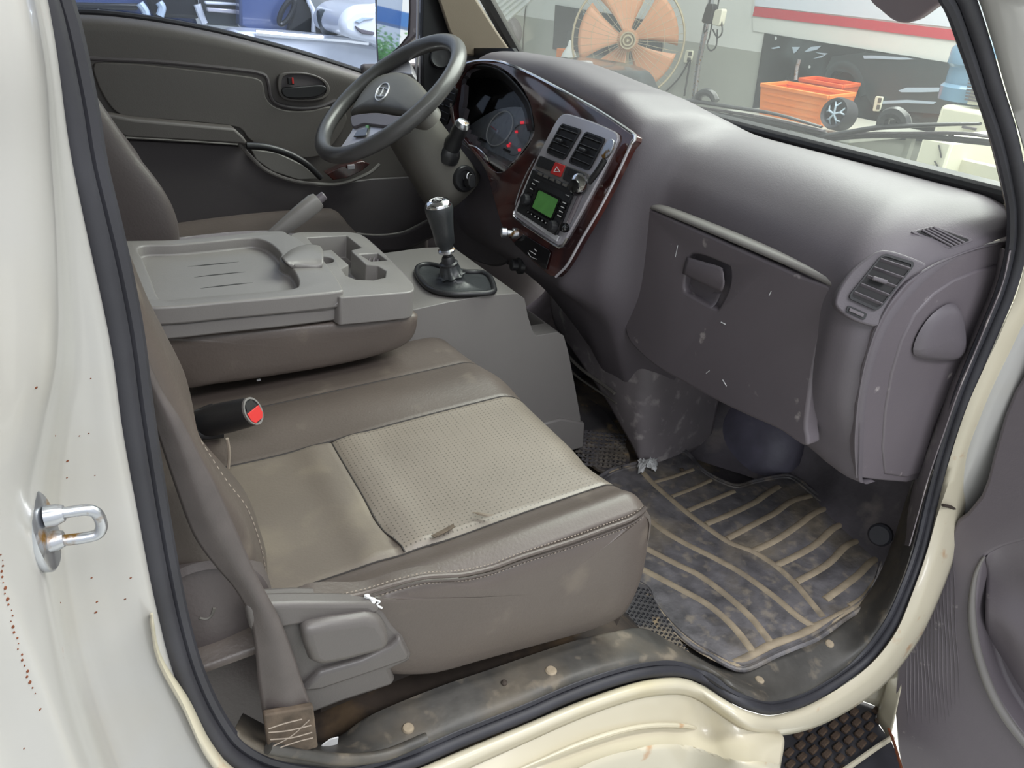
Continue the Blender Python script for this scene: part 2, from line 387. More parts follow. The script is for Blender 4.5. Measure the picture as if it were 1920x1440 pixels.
# --- rear pillar (white)
def px3(pts, **k): return [P(x, y, **k) for x, y in pts]
pil = [px3([(-160, -60), (-150, 300), (-150, 700), (-140, 1000), (-110, 1330), (-60, 1500)], Y=-.16),
       px3([(-60, -60), (-50, 300), (-40, 700), (-30, 1000), (0, 1330), (45, 1500)], Y=-.135),
       px3([(20, -60), (45, 300), (62, 640), (40, 800), (22, 950), (45, 1130), (85, 1300), (140, 1500)], Y=-.118),
       px3([(40, -60), (85, 300), (100, 640), (76, 800), (55, 950), (85, 1130), (122, 1300), (185, 1500)], Y=-.100),
       px3([(48, -60), (95, 300), (112, 640), (90, 800), (72, 960), (100, 1140), (138, 1300), (205, 1500)], Y=-.075),
       px3([(52, -60), (102, 300), (125, 640), (112, 800), (98, 960), (124, 1140), (165, 1300), (240, 1500)], Y=-.030),
       px3([(56, -60), (112, 300), (150, 640), (160, 800), (165, 960), (195, 1140), (250, 1300), (340, 1500)], Y=-.018),
       px3([(72, -60), (130, 300), (200, 640), (222, 800), (250, 960), (285, 1140), (330, 1300), (425, 1500)], Y=-.010),
       px3([(76, -60), (136, 300), (208, 640), (230, 800), (258, 960), (293, 1140), (340, 1300), (440, 1500)], Y=.012)]
pil = [[c_[0] + A((.0, .0, .46)), c_[0] + A((0, 0, .2))] + list(c_) for c_ in pil]
rp_ = add('rear_pillar', g_loft(pil, 100, 50), 'white_paint', cab, angle=75, solid=.002, label='white painted door pillar with chips and rust specks')
# outer skin of the cab behind the pillar, runs back
add('rear_wall', g_box((-.30, .74, .75), (.03, 1.5, 1.7)), 'trim_grey', cab, bevel=.01)
add('outer_panel', g_thick(g_loft([px3([(-160, -60), (-150, 300), (-150, 700), (-140, 1000), (-110, 1330), (-60, 1500)], Y=-.16), [(-.42, -.14, 1.2), (-.42, -.14, .9), (-.42, -.14, .6), (-.42, -.14, .3), (-.42, -.14, 0)]], 30, 6), (0, .01, 0)), 'white_paint', cab)
rust = []
c3 = C(3, 3, 0, 1020); c2 = C(3.43, 3.43, 0, 640)
for (x, y, s) in c3([(515, 190), (700, 310), (538, 385), (545, 320), (730, 195), (340, 330), (225, 930), (135, 1150)]) and [(a, b, c) for (a, b), c in zip(c3([(515, 190), (703, 310), (538, 385), (545, 325), (735, 190), (340, 330), (225, 930), (135, 1150)]), [2.6, 3, 4, 3, 3, 2, 3, 2])] + [(a, b, c) for (a, b), c in zip(c2([(433, 770), (232, 297), (355, 607), (510, 608), (570, 592), (583, 238), (430, 877), (610, 862)]), [3.4, 3, 1.8, 1.8, 1.8, 1.6, 2, 1.6])]:
    yy = -.012
    q, nn0 = hit(rp_, x, y); rust.append(g_lathe(q, nn0, [(0.0001, -.001), (s * .00026, -.001), (s * .0002, .0003), (.00001, .0004)], 8, 1.4))
tag(add('rust_speck', rust, 'rust_spot', cab, smooth=False), kind='stuff')
# long rust run along the outer edge of the pillar
rr = []
for i in range(26):
    t = i / 25; x, y = np.interp(t, [0, .35, .7, 1], [2, 14, 38, 62]) + random.uniform(-4, 4), 1040 + 260 * t
    q, nn0 = hit(rp_, max(x, 1), y); s = random.uniform(.0004, .0018)
    rr.append(g_lathe(q, nn0, [(.0001, -.001), (s, -.001), (s * .7, .0004), (.00001, .0004)], 7, .8))
tag(add('rust_run', rr, 'rust_spot', cab, smooth=False), kind='stuff')
# --- door striker
sk = thing('door_striker', 'zinc door striker loop on a rust-stained oval plate on the white pillar', 'striker', tuple(P(90, 1000, Y=-.07)))
sc0 = P(84, 996, Y=-.090); sax = A((.955, -.29, 0)); sax /= np.linalg.norm(sax)
add('striker_plate', g_lathe(sc0 - sax * .004, sax, [(.0275, -.002), (.0285, .0), (.0285, .0035), (.0262, .0052), (.00001, .0056)], 48, .55), 'zinc', sk, angle=50)
add('striker_boss', [g_lathe(P(100, y_, Y=-.090), (1, -.1, 0), [(.0066, -.004), (.0062, .002), (.0048, .0055)], 24) for y_ in (966, 1014)], 'zinc', sk)
add('striker_loop', g_tube(PP([(96, 964), (130, 960), (160, 956), (178, 960), (188, 974), (190, 990), (182, 1002), (160, 1008), (130, 1012), (98, 1016)], Y=-.090), .0034, 60, 14), 'zinc', sk, angle=80, label='shiny worn striker loop')
# --- sill and wheel arch below the doorway
def seg(a, b): return [p for p in SEAL if a <= p[0] <= b]
lowpath = [(284, 1150), (300, 1230), (352, 1312), (393, 1392), (440, 1445), (520, 1482), (640, 1492), (770, 1450), (860, 1412), (985, 1360), (1070, 1324), (1152, 1294), (1215, 1277), (1275, 1273), (1318, 1288), (1362, 1316), (1405, 1337), (1458, 1343), (1535, 1315), (1622, 1256), (1678, 1188), (1712, 1115), (1742, 1030), (1762, 945), (1786, 855), (1816, 765), (1845, 698), (1876, 630), (1910, 555), (1930, 480), (1936, 400)]
edge = [(283, 1150), (298, 1230), (345, 1317), (384, 1400), (432, 1458), (515, 1508), (645, 1518), (780, 1475), (870, 1430), (990, 1376), (1075, 1338), (1155, 1308), (1215, 1292), (1276, 1288), (1316, 1302), (1356, 1330), (1402, 1356), (1462, 1364), (1548, 1338), (1642, 1278), (1704, 1205), (1742, 1135), (1778, 1045), (1800, 960), (1826, 870), (1858, 780), (1893, 705), (1928, 640), (1960, 560), (1985, 490), (1995, 400)]
sill = [px3s(lowpath, .012), px3s(lowpath, -.012), px3s(edge, -.024), px3s([(x + (6 if x > 1460 else 0), y + 14) for x, y in edge], -.022)]
add('door_sill', g_loft(sill, 150, 14), 'cream_paint', cab, angle=75, solid=.002, label='cream white sill flange stained with rust')
m0 = [(470, 1500), (650, 1530), (870, 1440), (990, 1386), (1075, 1348), (1155, 1318), (1215, 1302), (1276, 1298), (1316, 1312), (1356, 1340), (1402, 1366), (1462, 1374)]
m1 = [(460, 1570), (650, 1600), (880, 1490), (1000, 1440), (1090, 1404), (1170, 1378), (1230, 1368), (1286, 1368), (1330, 1380), (1366, 1394), (1408, 1402), (1470, 1390)]
m2 = [(450, 1640), (650, 1680), (900, 1560), (1010, 1480), (1110, 1432), (1190, 1408), (1245, 1400), (1296, 1404), (1344, 1420), (1384, 1432), (1420, 1434), (1462, 1440)]
m3 = [(450, 1710), (650, 1760), (900, 1640), (1030, 1540), (1130, 1490), (1210, 1470), (1260, 1466), (1306, 1480), (1350, 1500), (1390, 1520), (1420, 1530), (1440, 1540)]
add('wheel_arch_panel', g_loft([px3s(m0, -.020), px3s(m1, -.045), px3s(m2, -.075), px3s(m2, -.082), px3s(m3, -.090)], 90, 40), 'cream_paint', cab, angle=75, solid=.002, label='cream white body side above the wheel arch')
# bright raised press line on the body side
add('press_line', g_tube(px3([(900, 1476), (1000, 1432), (1090, 1394), (1170, 1369), (1230, 1360), (1290, 1362), (1335, 1374), (1370, 1388)], Y=-.046), [.001, .0035, .0035, .001], 60, 8), 'cream_paint', cab)
# --- front pillar (white) right of the doorway, and cowl side
fp = [px3([(1640, 1235), (1690, 1185), (1726, 1112), (1756, 1025), (1776, 945), (1800, 855), (1830, 765), (1858, 700), (1888, 635), (1922, 555), (1940, 480), (1944, 400), (1938, 330), (1918, 250), (1892, 165), (1866, 76), (1842, 0), (1820, -60)], Y=.006),
      px3([(1640, 1235), (1690, 1185), (1726, 1112), (1756, 1025), (1776, 945), (1800, 855), (1830, 765), (1858, 700), (1888, 635), (1922, 555), (1940, 480), (1944, 400), (1938, 330), (1918, 250), (1892, 165), (1866, 76), (1842, 0), (1820, -60)], Y=-.012),
      px3([(1665, 1270), (1716, 1205), (1752, 1130), (1790, 1040), (1812, 955), (1838, 870), (1872, 780), (1906, 705), (1944, 640), (1990, 560), (2020, 480), (2030, 400), (2020, 320), (1995, 230), (1965, 150), (1935, 76), (1905, 0), (1880, -60)], Y=-.035),
      px3([(1700, 1300), (1740, 1240), (1780, 1150), (1830, 1040), (1860, 955), (1890, 870), (1930, 780), (1970, 705), (2020, 640), (2080, 560), (2110, 480), (2110, 400), (2100, 320), (2070, 230), (2040, 150), (2010, 76), (1985, 0), (1960, -60)], Y=-.05)]
fp = [list(c_) + [c_[-1] + A((-.13, 0, .17)), c_[-1] + A((-.28, 0, .40))] for c_ in fp]
add('front_pillar', g_loft(fp, 160, 14), 'white_paint', cab, angle=75, solid=.002, label='white front door pillar beside the windscreen')
# dark trim strip between weatherstrip and windscreen
ap = [(1756, -60), (1772, 0), (1797, 76), (1830, 169), (1857, 253), (1884, 363), (1893, 420), (1893, 470)]
ap2 = [(1800, -60), (1824, 0), (1850, 76), (1878, 169), (1906, 253), (1924, 363), (1930, 420), (1922, 480)]
add('pillar_trim', g_thick(g_loft([[c_[0] + A((-.28, 0, .38)), c_[0] + A((-.13, 0, .17))] + c_ for c_ in (px3(ap, Y=.045), px3(ap, Y=.03), px3(ap2, Y=.005))], 80, 10), (.01, .004, 0)), 'dash_dark', cab, bevel=.0008, label='dark grey windscreen pillar trim')
add('trim_edge', g_tube(px3([(x - 1, y) for x, y in ap], Y=.045), .0022, 60, 8), 'beige_trim', cab)
# --- inner rear pillar trim with belt reel dome
bt = [(80, -60), (120, 100), (160, 300), (205, 500), (240, 700), (275, 900), (310, 1060), (345, 1200), (395, 1330), (470, 1405), (560, 1430), (600, 1390), (560, 1300), (520, 1180), (500, 1080), (430, 950), (360, 840), (292, 740), (256, 630), (232, 540), (212, 450), (190, 380), (175, 300), (160, 220), (143, 133), (127, 67), (113, 0), (100, -60)]
btr = add('rear_pillar_trim', g_plate(px3(bt, Y=.10), (0, .02, 0), 120), 'leather_dark', cab, bevel=.004, label='dark brown trim over the rear door pillar')
dc = P(392, 1185, Y=.055); 
add('belt_reel_dome', [g_lathe(dc + A((0, .055, 0)), (0, -1, .1), [(.066, 0), (.066, .026), (.063, .036), (.056, .040), (.054, .037), (.03, .042), (.00001, .043)], 48)], 'leather_dark', cab, angle=30, label='round dome over the belt reel')
add('dome_mark', g_tube([P(x, y, Y=.068) for x, y in c3([(1120, 415), (1160, 420), (1190, 400), (1205, 360)])], .0016, 12, 6), 'trim_grey', cab)
add('trim_ledge', g_tube(px3([(318, 1085), (350, 1077), (385, 1064), (400, 1060)], Y=.094), .005, 20, 8), 'trim_grey', cab)
# --- scuffed sill trim with screws
s0 = [(440, 1375), (505, 1410), (597, 1424), (650, 1432), (713, 1420), (780, 1396), (855, 1366), (980, 1316), (1063, 1279), (1147, 1252), (1215, 1238), (1272, 1238), (1325, 1254), (1372, 1284), (1408, 1304), (1452, 1311), (1520, 1288), (1600, 1232), (1652, 1168), (1686, 1100), (1712, 1025), (1732, 940), (1750, 880)]
s1 = [(455, 1340), (520, 1372), (597, 1394), (634, 1384), (680, 1351), (740, 1322), (830, 1286), (925, 1254), (1000, 1228), (1080, 1202), (1150, 1186), (1205, 1180), (1260, 1208), (1320, 1240), (1365, 1256), (1410, 1255), (1480, 1222), (1560, 1180), (1616, 1130), (1655, 1070), (1684, 1000), (1706, 930), (1722, 880)]
zs0 = px3s(s0, .006); zs1 = []
for i, (x, y) in enumerate(s1):
    z = zs0[i][2] + (.004 if i < 10 else .012)
    zs1.append(P(x, y, Y=.062 + yo(x, y)))
st = add('sill_trim', [g_loft([[q + A((0, 0, -.012)) for q in zs0], zs0, [lerp(a, b, .12) + A((0, 0, .004)) for a, b in zip(zs0, zs1)], [lerp(a, b, .5) + A((0, 0, .003)) for a, b in zip(zs0, zs1)], [lerp(a, b, .9) + A((0, 0, .002)) for a, b in zip(zs0, zs1)], zs1, [q + A((0, .003, -.02)) for q in zs1]], 160, 30)], 'sill_plastic', cab, angle=60, solid=.002, label='scuffed dusty plastic sill trim')
for (x, y, r) in [(765, 1366, .0074), (1033, 1258, .0080), (1424, 1275, .0078), (1555, 1207, .0078)]:
    q, n = hit(st, x, y); add('trim_screw', g_lathe(q - n * .002, n, [(r, 0), (r, .003), (r * .8, .0048), (r * .3, .0052), (.00001, .0045)], 20), 'rubber_rib', st)
q, n = hit(st, 945, 1281); add('trim_screw', g_lathe(q - n * .002, n, [(.0042, 0), (.0042, .004), (.002, .006), (.00001, .006)], 14), 'rusty_metal', st)
q = P(545, 1420, Y=.02); add('trim_end_roll', g_tube(px3([(503, 1402), (560, 1412), (640, 1424), (720, 1416), (800, 1384)], Y=.002), .0065, 40, 10), 'sill_plastic', st)
# dirty channel between sill trim and seat, floor pan, firewall
z2 = [(330, 1250), (470, 1330), (560, 1340), (640, 1310), (760, 1270), (900, 1235), (1020, 1200), (1120, 1172), (1190, 1150), (1230, 1150)]
add('sill_channel', g_thick(g_loft([[P(x, y, Y=.058) - A((0, 0, .006)) for x, y in s1[1:13]], [P(x, y, Y=.058) + A((0, .03, -.035)) for x, y in s1[1:13]], [P(x, y, Y=.058) + A((0, .12, -.04)) for x, y in s1[1:13]]], 60, 12), (0, 0, -.004)), 'rusty_metal', cab, label='rusty dirt-filled channel beside the seat')
add('floor_pan', g_box((.62, .75, -.03), (1.45, 1.46, .03)), 'floor_rubber', cab)
add('floor_edge', g_plate([(.74, .05, -.012), (.80, .02, -.012), (.9, -.02, -.012), (1.1, -.02, -.012), (1.24, .0, -.012), (1.32, .05, -.012)], (0, 0, -.12)), 'floor_rubber', cab, bevel=.004)
# inner wheel-house box under the seat
add('seat_base', g_box((.22, .75, .10), (.52, 1.22, .24)), 'rusty_metal', cab, bevel=.02)
fw = [[(1.02, y, .36) for y in (.05, .3, .6, .9, 1.2, 1.45)], [(1.20, y, .30) for y in (.05, .3, .6, .9, 1.2, 1.45)],
      [(1.30, .05, .2), (1.31, .2, .2), (1.32, .35, .2), (1.31, .6, .2), (1.33, .9, .22), (1.33, 1.45, .22)],
      [(1.27, .05, .1), (1.29, .2, .1), (1.31, .35, .1), (1.25, .6, .1), (1.31, .9, .12), (1.31, 1.45, .12)],
      [(1.21, .02, .03), (1.25, .2, .03), (1.29, .35, .03), (1.19, .6, .03), (1.25, .9, .04), (1.25, 1.45, .04)],
      [(1.15, .0, -.012), (1.18, .2, -.012), (1.22, .35, -.012), (1.1, .6, -.012), (1.15, .9, -.01), (1.15, 1.45, -.01)]]
fwo = add('firewall', g_thick(g_loft(fw, 70, 40), (.01, 0, -.004)), 'firewall_felt', cab, label='scuffed dark footwell lining')
bc = P(1372, 838, X=1.20)
Vb, Fb = g_lathe(bc + A((.06, 0, -.01)), (-1, 0, .35), [(.18, -.05), (.155, .0), (.125, .026), (.09, .042), (.045, .050), (.00001, .052)], 40, .80)
mat('bulge_blue', '#5a5866', .42, nz=(9, .3), bump=(40, .5, .003), dirt=[('#8d8884', 9, .56, .12, .6, .6), ('#37353a', 5, .5, .15, .5, .6)])
add('footwell_bulge', (Vb, Fb), 'bulge_blue', cab, subsurf=1, label='blue-grey scuffed bulge in the footwell lining')
add('far_side_wall', g_box((1.05, 1.515, .35), (.75, .03, .85)), 'door_trim_dark', cab, bevel=.01)
add('near_side_wall', g_box((1.30, .005, .2), (.17, .02, .9)), 'firewall_felt', cab, bevel=.004)
kc = P(1650, 1003, Y=.06); add('kick_plug', g_lathe(kc, (-1, -.3, .4), [(.022, -.01), (.022, .003), (.018, .007), (.00001, .008)], 16), 'rubber', cab)
# door-opening hinge-side inner lining strip
hs = [(1704, 1024), (1722, 960), (1742, 890), (1766, 820), (1796, 735), (1824, 668), (1852, 600), (1880, 530), (1893, 470)]
add('hinge_side_lining', g_thick(g_loft([px3s(hs, .004), px3([(x - 16, y - 4) for x, y in hs], Y=.03), px3([(x - 22, y - 8) for x, y in hs], Y=.06)], 50, 8), (.004, 0, 0)), 'dash_lower', cab)
# roof and far frame
add('roof', g_box((.22, .74, 1.48), (1.15, 1.56, .03)), 'white_paint', cab, bevel=.01)
mirror_p = None
# ================================================================ windscreen
base0 = A((1.17, .03, .742)); 
def wsp(x, y): return P(x, y, pl=((1.17, 0, .735), (.75, 0, .66)))
gl = [(1.185, .00, .725), (1.185, 1.46, .725), (.62, 1.46, 1.46), (.62, .00, 1.46)]
ws = add('windscreen', g_plate(gl, (.004, 0, .003)), 'windscreen_glass', cab, smooth=False, label='hazy windscreen glass')
add('windscreen_base_seal', g_tube([(1.178, .0, .744), (1.178, .4, .745), (1.178, .8, .746), (1.178, 1.46, .744)], .015, 30, 8), 'black_plastic', cab)
add('windscreen_pillar', g_tube([(1.20, 1.46, .70), (.9, 1.46, 1.1), (.62, 1.46, 1.46)], .02, 20, 8), 'black_plastic', cab)
# far windscreen pillar trim
tp = add('far_pillar_trim', g_plate(PP([(810, -70), (852, -70), (895, 0), (930, 55), (966, 108), (930, 112), (868, 104), (842, 60), (822, 0)], Y=1.40), (.02, .05, 0)), 'beige_trim', cab, bevel=.006, label='beige windscreen pillar trim on the driver side')
add('quarter_panel', g_plate(PP([(795, -70), (812, -70), (824, 0), (846, 62), (868, 106), (872, 116), (850, 150), (838, 215), (795, 200), (792, 60)], Y=1.44), (0, .03, 0)), 'black_plastic', cab, bevel=.003)
sp = P(826, 108, Y=1.43); add('tweeter', g_lathe(sp, (-.35, -.9, .25), [(.028, -.01), (.028, .006), (.025, .009), (.020, .007), (.00001, .010)], 28), 'black_plastic', cab, label='round black tweeter')
for x0, x1, yb in ((783, 779, 170), (789, 786, 175)):
    add('window_channel', g_tube(PP([(x0, -70), (x0, 40), (x1, yb)], Y=1.46), .0035, 20, 6), 'silver_plastic', cab)
# sun visor above the passenger
vis = thing('sun_visor', 'rounded mauve-grey visor lobe hanging at the top edge by the passenger pillar', 'visor', tuple(P(1700, 0, Y=.14)))
vo = [(1608, -60), (1630, 0), (1652, 22), (1672, 38), (1692, 44), (1712, 40), (1735, 24), (1762, 6), (1800, -12), (1830, -60)]
add('visor_body', g_plate(PP(vo, pl=(P(1700, 20, Y=.14), (1, -.5, .3))), (.012, -.006, .004), 60), 'visor_vinyl', vis, bevel=.005, seg=3)
# wipers outside the windscreen
def wiper(label, arm, blade, blade2, extra=None):
    w = thing('wiper', label, 'wiper', tuple(arm[0]), 'windscreen wipers')
    add('arm', g_tube(arm, [.009, .010, .008, .005], 30, 8, flat=.5), 'black_plastic', w, smooth=True)
    add('blade', g_tube(blade, .006, 30, 6, flat=.5), 'dash_dark', w)
    add('rubber_strip', g_tube(blade2, .0055, 30, 6), 'black_plastic', w)
    for t in (.12, .35, .62, .85):
        i = int(t * 29); a = cr(blade, 30)[i]; b = cr(blade2, 30)[i]
        add('bracket', g_tube([a, lerp(a, b, .5), b], .004, 6, 6), 'black_plastic', w)
    return w
WXX = 1.235
wiper('black wiper nearest the passenger with its slotted arm', px3([(1500, 262), (1580, 250), (1640, 240), (1700, 236), (1780, 233), (1838, 232)], X=WXX), px3([(1500, 268), (1600, 252), (1700, 250), (1800, 250), (1856, 256)], X=WXX), px3([(1490, 270), (1600, 256), (1700, 254), (1800, 262), (1862, 268)], X=WXX))
add('pivot', g_tube(px3([(1654, 236), (1660, 218), (1680, 212), (1694, 222), (1698, 236)], X=WXX + .01), .011, 20, 8), 'black_plastic', bpy.data.objects['wiper'])
wiper('black wiper further left along the windscreen base', px3([(1170, 184), (1230, 186), (1300, 190), (1380, 202), (1455, 214), (1540, 238)], X=WXX), px3([(1180, 190), (1260, 196), (1340, 206), (1440, 222), (1545, 246)], X=WXX), px3([(1185, 196), (1260, 203), (1340, 214), (1440, 230), (1550, 253)], X=WXX))
add('pivot', g_tube(px3([(1308, 188), (1312, 177), (1325, 173), (1336, 178), (1342, 190)], X=WXX + .01), .009, 16, 8), 'black_plastic', bpy.data.objects['wiper.001'])
add('cowl', g_thick(g_loft([[(1.19, y, .722) for y in (0, .5, 1., 1.46)], [(1.23, y, .705) for y in (0, .5, 1., 1.46)], [(1.26, y, .66) for y in (0, .5, 1., 1.46)]], 20, 8), (0, 0, -.004)), 'trim_grey', cab)
# ================================================================ dashboard
dash = thing('dashboard', 'grey-brown plastic dashboard with dark wood-look centre trim', 'dashboard', (.95, .75, .55))
ST = {  # station Y -> profile windscreen side to bottom
 .034: [(1.17, .705), (1.05, .690), (.975, .665), (.93, .628), (.909, .587), (.908, .52), (.925, .45), (.957, .365), (.985, .30), (1.02, .29)],
 .055: [(1.17, .728), (1.05, .716), (.960, .695), (.905, .650), (.885, .590), (.888, .52), (.905, .45), (.945, .365), (.975, .30), (1.02, .29)],
 .090: [(1.17, .738), (1.06, .738), (.965, .725), (.900, .680), (.878, .610), (.880, .52), (.895, .45), (.935, .365), (.965, .31), (1.02, .30)],
 .115: [(1.17, .738), (1.06, .745), (.975, .735), (.915, .695), (.890, .630), (.892, .52), (.900, .45), (.930, .365), (.960, .32), (1.02, .31)],
 .30:  [(1.17, .738), (1.07, .752), (1.00, .740), (.945, .700), (.915, .645), (.905, .52), (.905, .45), (.930, .37), (.965, .33), (1.02, .32)],
 .50:  [(1.17, .738), (1.07, .754), (1.00, .745), (.945, .708), (.912, .650), (.903, .52), (.903, .45), (.925, .37), (.960, .33), (1.02, .32)],
 .545: [(1.17, .738), (1.07, .760), (.99, .758), (.925, .735), (.885, .665), (.876, .55), (.878, .45), (.905, .36), (.945, .28), (1.02, .20)],
 .575: [(1.17, .738), (1.07, .775), (.97, .785), (.885, .772), (.858, .690), (.838, .58), (.830, .46), (.875, .36), (.920, .25), (.965, .15)],
 .66:  [(1.17, .739), (1.06, .795), (.96, .812), (.875, .806), (.858, .715), (.825, .60), (.786, .455), (.850, .38), (.900, .27), (.940, .18)],
 .86:  [(1.17, .740), (1.05, .815), (.96, .836), (.880, .824), (.862, .715), (.825, .60), (.786, .455), (.850, .38), (.920, .30), (.955, .24)],
 .93:  [(1.17, .740), (1.05, .820), (.96, .842), (.880, .828), (.862, .715), (.828, .60), (.795, .46), (.850, .38), (.93, .33), (.97, .30)],
 1.22: [(1.17, .740), (1.05, .815), (.96, .834), (.880, .818), (.864, .715), (.830, .60), (.81, .46), (.850, .36), (.93, .30), (.97, .28)],
 1.30: [(1.17, .740), (1.05, .790), (.96, .800), (.880, .780), (.866, .700), (.840, .60), (.84, .46), (.87, .36), (.93, .30), (.97, .28)],
 1.46: [(1.17, .738), (1.05, .760), (.98, .755), (.920, .720), (.900, .650), (.88, .58), (.87, .46), (.89, .36), (.93, .30), (.97, .28)]}
ys = sorted(ST); YS = np.r_[np.linspace(.034, .13, 14), np.linspace(.15, .5, 12), np.linspace(.515, .70, 24), np.linspace(.73, 1.46, 34)]
prof = np.array([cr([(x, 0, z) for x, z in ST[y]], 90) for y in ys])
rows = []
for y in YS:
    p = np.stack([np.interp(y, ys, prof[:, k, 0]) for k in range(90)]), np.stack([np.interp(y, ys, prof[:, k, 2]) for k in range(90)])
    rows.append(np.stack([p[0], np.full(90, y), p[1]], 1))
rows = np.array(rows)
# smooth across the stations
for _ in range(2): rows[1:-1, :, 0] = (rows[:-2, :, 0] + 2 * rows[1:-1, :, 0] + rows[2:, :, 0]) / 4; rows[1:-1, :, 2] = (rows[:-2, :, 2] + 2 * rows[1:-1, :, 2] + rows[2:, :, 2]) / 4
SP = ((.790, 0, .54), (1, 0, -.286))        # centre stack plane
SN = A((-1, 0, .286)); SN /= np.linalg.norm(SN)
def S(pts, off=0.): return [P(x, y, pl=(A(SP[0]) + SN * off, SP[1])) for x, y in pts]
def inpoly(x, y, q):
    r = False
    for k in range(len(q)):
        (xa, ya), (xb, yb) = q[k], q[k - 1]
        if (ya > y) != (yb > y) and x < (xb - xa) * (y - ya) / (yb - ya) + xa: r = not r
    return r
# the instrument recess: leave out the cells of the skin in front of the gauges (lateral/height outline on the stack plane)
REC = [(854, 148), (864, 133), (882, 124), (908, 121), (936, 128), (967, 153), (989, 188), (997, 222), (999, 245), (990, 268), (970, 292), (944, 316), (925, 312), (895, 286), (872, 260), (856, 238), (850, 200), (853, 170)]
recq = [(q[1], q[2]) for q in S(REC)]
gV, gF = g_grid(rows)
gF = [f for f in gF if not (gV[list(f)].mean(0)[0] < .93 and inpoly(gV[list(f)].mean(0)[1], gV[list(f)].mean(0)[2], recq))]
body = add('dash_body', g_thick((gV, gF), (.012, 0, -.006)), 'dash_plastic', dash, angle=50)
SP = ((.790, 0, .54), (1, 0, -.286))        # centre stack plane
SN = A((-1, 0, .286)); SN /= np.linalg.norm(SN)
def S(pts, off=0.): return [P(x, y, pl=(A(SP[0]) + SN * off, SP[1])) for x, y in pts]
opening = [(852, 148), (861, 131), (880, 121), (908, 118), (937, 125), (970, 150), (992, 186), (1001, 222), (1003, 245), (995, 266), (975, 292), (946, 320), (925, 318), (895, 290), (870, 262), (852, 240), (846, 200), (850, 170)]
wood_out = [(872, 119), (895, 113), (925, 113), (955, 121), (1010, 147), (1070, 179), (1130, 213), (1192, 256), (1181, 272), (1152, 332), (1121, 392), (1087, 450), (1062, 494), (1042, 517), (1030, 516), (1000, 492), (960, 452), (942, 425), (928, 380), (915, 332), (905, 310)]
wood = add('wood_trim', g_plate(S([(866, 116)] + wood_out[1:] + [(890, 290), (868, 262), (850, 238), (843, 205), (846, 170), (854, 142)], .014), -SN * .018, 110), 'wood_trim', dash, label='glossy dark red-brown wood-look trim')
co = add('cutter', g_plate([q + SN * .05 for q in S([(p[0] + (3 if p[0] < 900 else -1), p[1] + 1) for p in opening], .014)], -SN * .11, 60), 'vent_dark', None)
cut(wood, [co]); b = wood.modifiers.new('b', 'BEVEL'); b.width = .005; b.segments = 3; b.limit_method = 'ANGLE'; b.angle_limit = math.radians(50)
add('hood_bright_strip', g_tube(S([(853, 142), (862, 127), (880, 117), (905, 113), (935, 115), (965, 125), (1010, 146), (1070, 178), (1130, 212), (1180, 246), (1192, 257), (1184, 270)], .019), .0032, 90, 8), 'chrome', dash)
add('trim_lip', g_tube(S([(1187, 262), (1156, 330), (1124, 392), (1090, 450), (1064, 496), (1042, 519)], .016), .0026, 60, 8), 'silver_plastic', dash)
# cluster: back shell, face, gauges
cl = add('instrument_cluster', g_plate([P(x, y, X=.955) for x, y in [(835, 90), (960, 90), (1040, 200), (1040, 300), (960, 340), (850, 300)]], (.01, 0, 0)), 'black_plastic', dash)
add('cluster_hood_lining', g_loft([S([(858, 150), (885, 124), (938, 131), (990, 188), (1003, 245)], .004), [P(x, y, X=.95) for x, y in [(866, 160), (890, 146), (935, 152), (975, 198), (985, 246)]]], 40, 6), 'black_plastic', cl, solid=.003)
GP = ((.905, 0, .66), (1, 0, -.45)); GN = A((-1, 0, .45)); GN /= np.linalg.norm(GN)
def G(pts, off=0.): return [P(x, y, pl=(A(GP[0]) + GN * off, GP[1])) for x, y in pts]
glass_mat('clear_lens', '#f4f5f7', gloss=.004)
face = [(868, 250), (900, 222), (930, 206), (965, 200), (992, 206), (1000, 222), (1001, 240), (996, 256), (975, 284), (958, 304), (925, 294), (895, 278)]
add('gauge_panel', g_plate(G(face), -GN * .006, 50), 'gauge_face', cl, bevel=.001)
def ell(cx, cy, a, b, rot, n=36):
    r = math.radians(rot); return [(cx + a * math.cos(t) * math.cos(r) - b * math.sin(t) * math.sin(r), cy + a * math.cos(t) * math.sin(r) + b * math.sin(t) * math.cos(r)) for t in np.linspace(0, 2 * math.pi, n, endpoint=False)]
mat('button_grey', '#dededa', .5); mat('warning_red', '#e0303c', .4, emit=('#e0303c', .5))
add('gauge_ring', g_tube(G(ell(937, 241, 35, 21, -62), .002), .0019, 0, 6, closed=True), 'button_grey', cl, label='speedometer ring')
add('gauge_ring', g_tube(G(ell(972, 262, 32, 18, -62), .001), .0006, 0, 6, closed=True), 'trim_grey', cl)
add('gauge_needle', g_tube(G([(921, 237), (933, 246)], .004), .0012, 2, 6), 'red_print', cl, label='red needle')
add('needle_cap', g_lathe(G([(934, 247)], .002)[0], GN, [(.005, 0), (.005, .004), (.00001, .005)], 16), 'silver_plastic', cl)
for x, y, s in ((979, 230, .004), (968, 247, .0034), (953, 273, .0035), (974, 281, .0035), (956, 269, .002)):
    add('warning_mark', g_plate(G([(x - s * 900, y - s * 500), (x + s * 700, y - s * 800), (x + s * 900, y + s * 600), (x - s * 600, y + s * 800)], .0015), GN * .0006), 'warning_red', cl, smooth=False)
for x, y in ((907, 262), (951, 281)):
    add('trip_stem', g_plate(G([(x - 6, y - 4), (x + 6, y + 2), (x + 5, y + 6), (x - 7, y)], .002), GN * .002), 'vent_dark', cl, smooth=False)
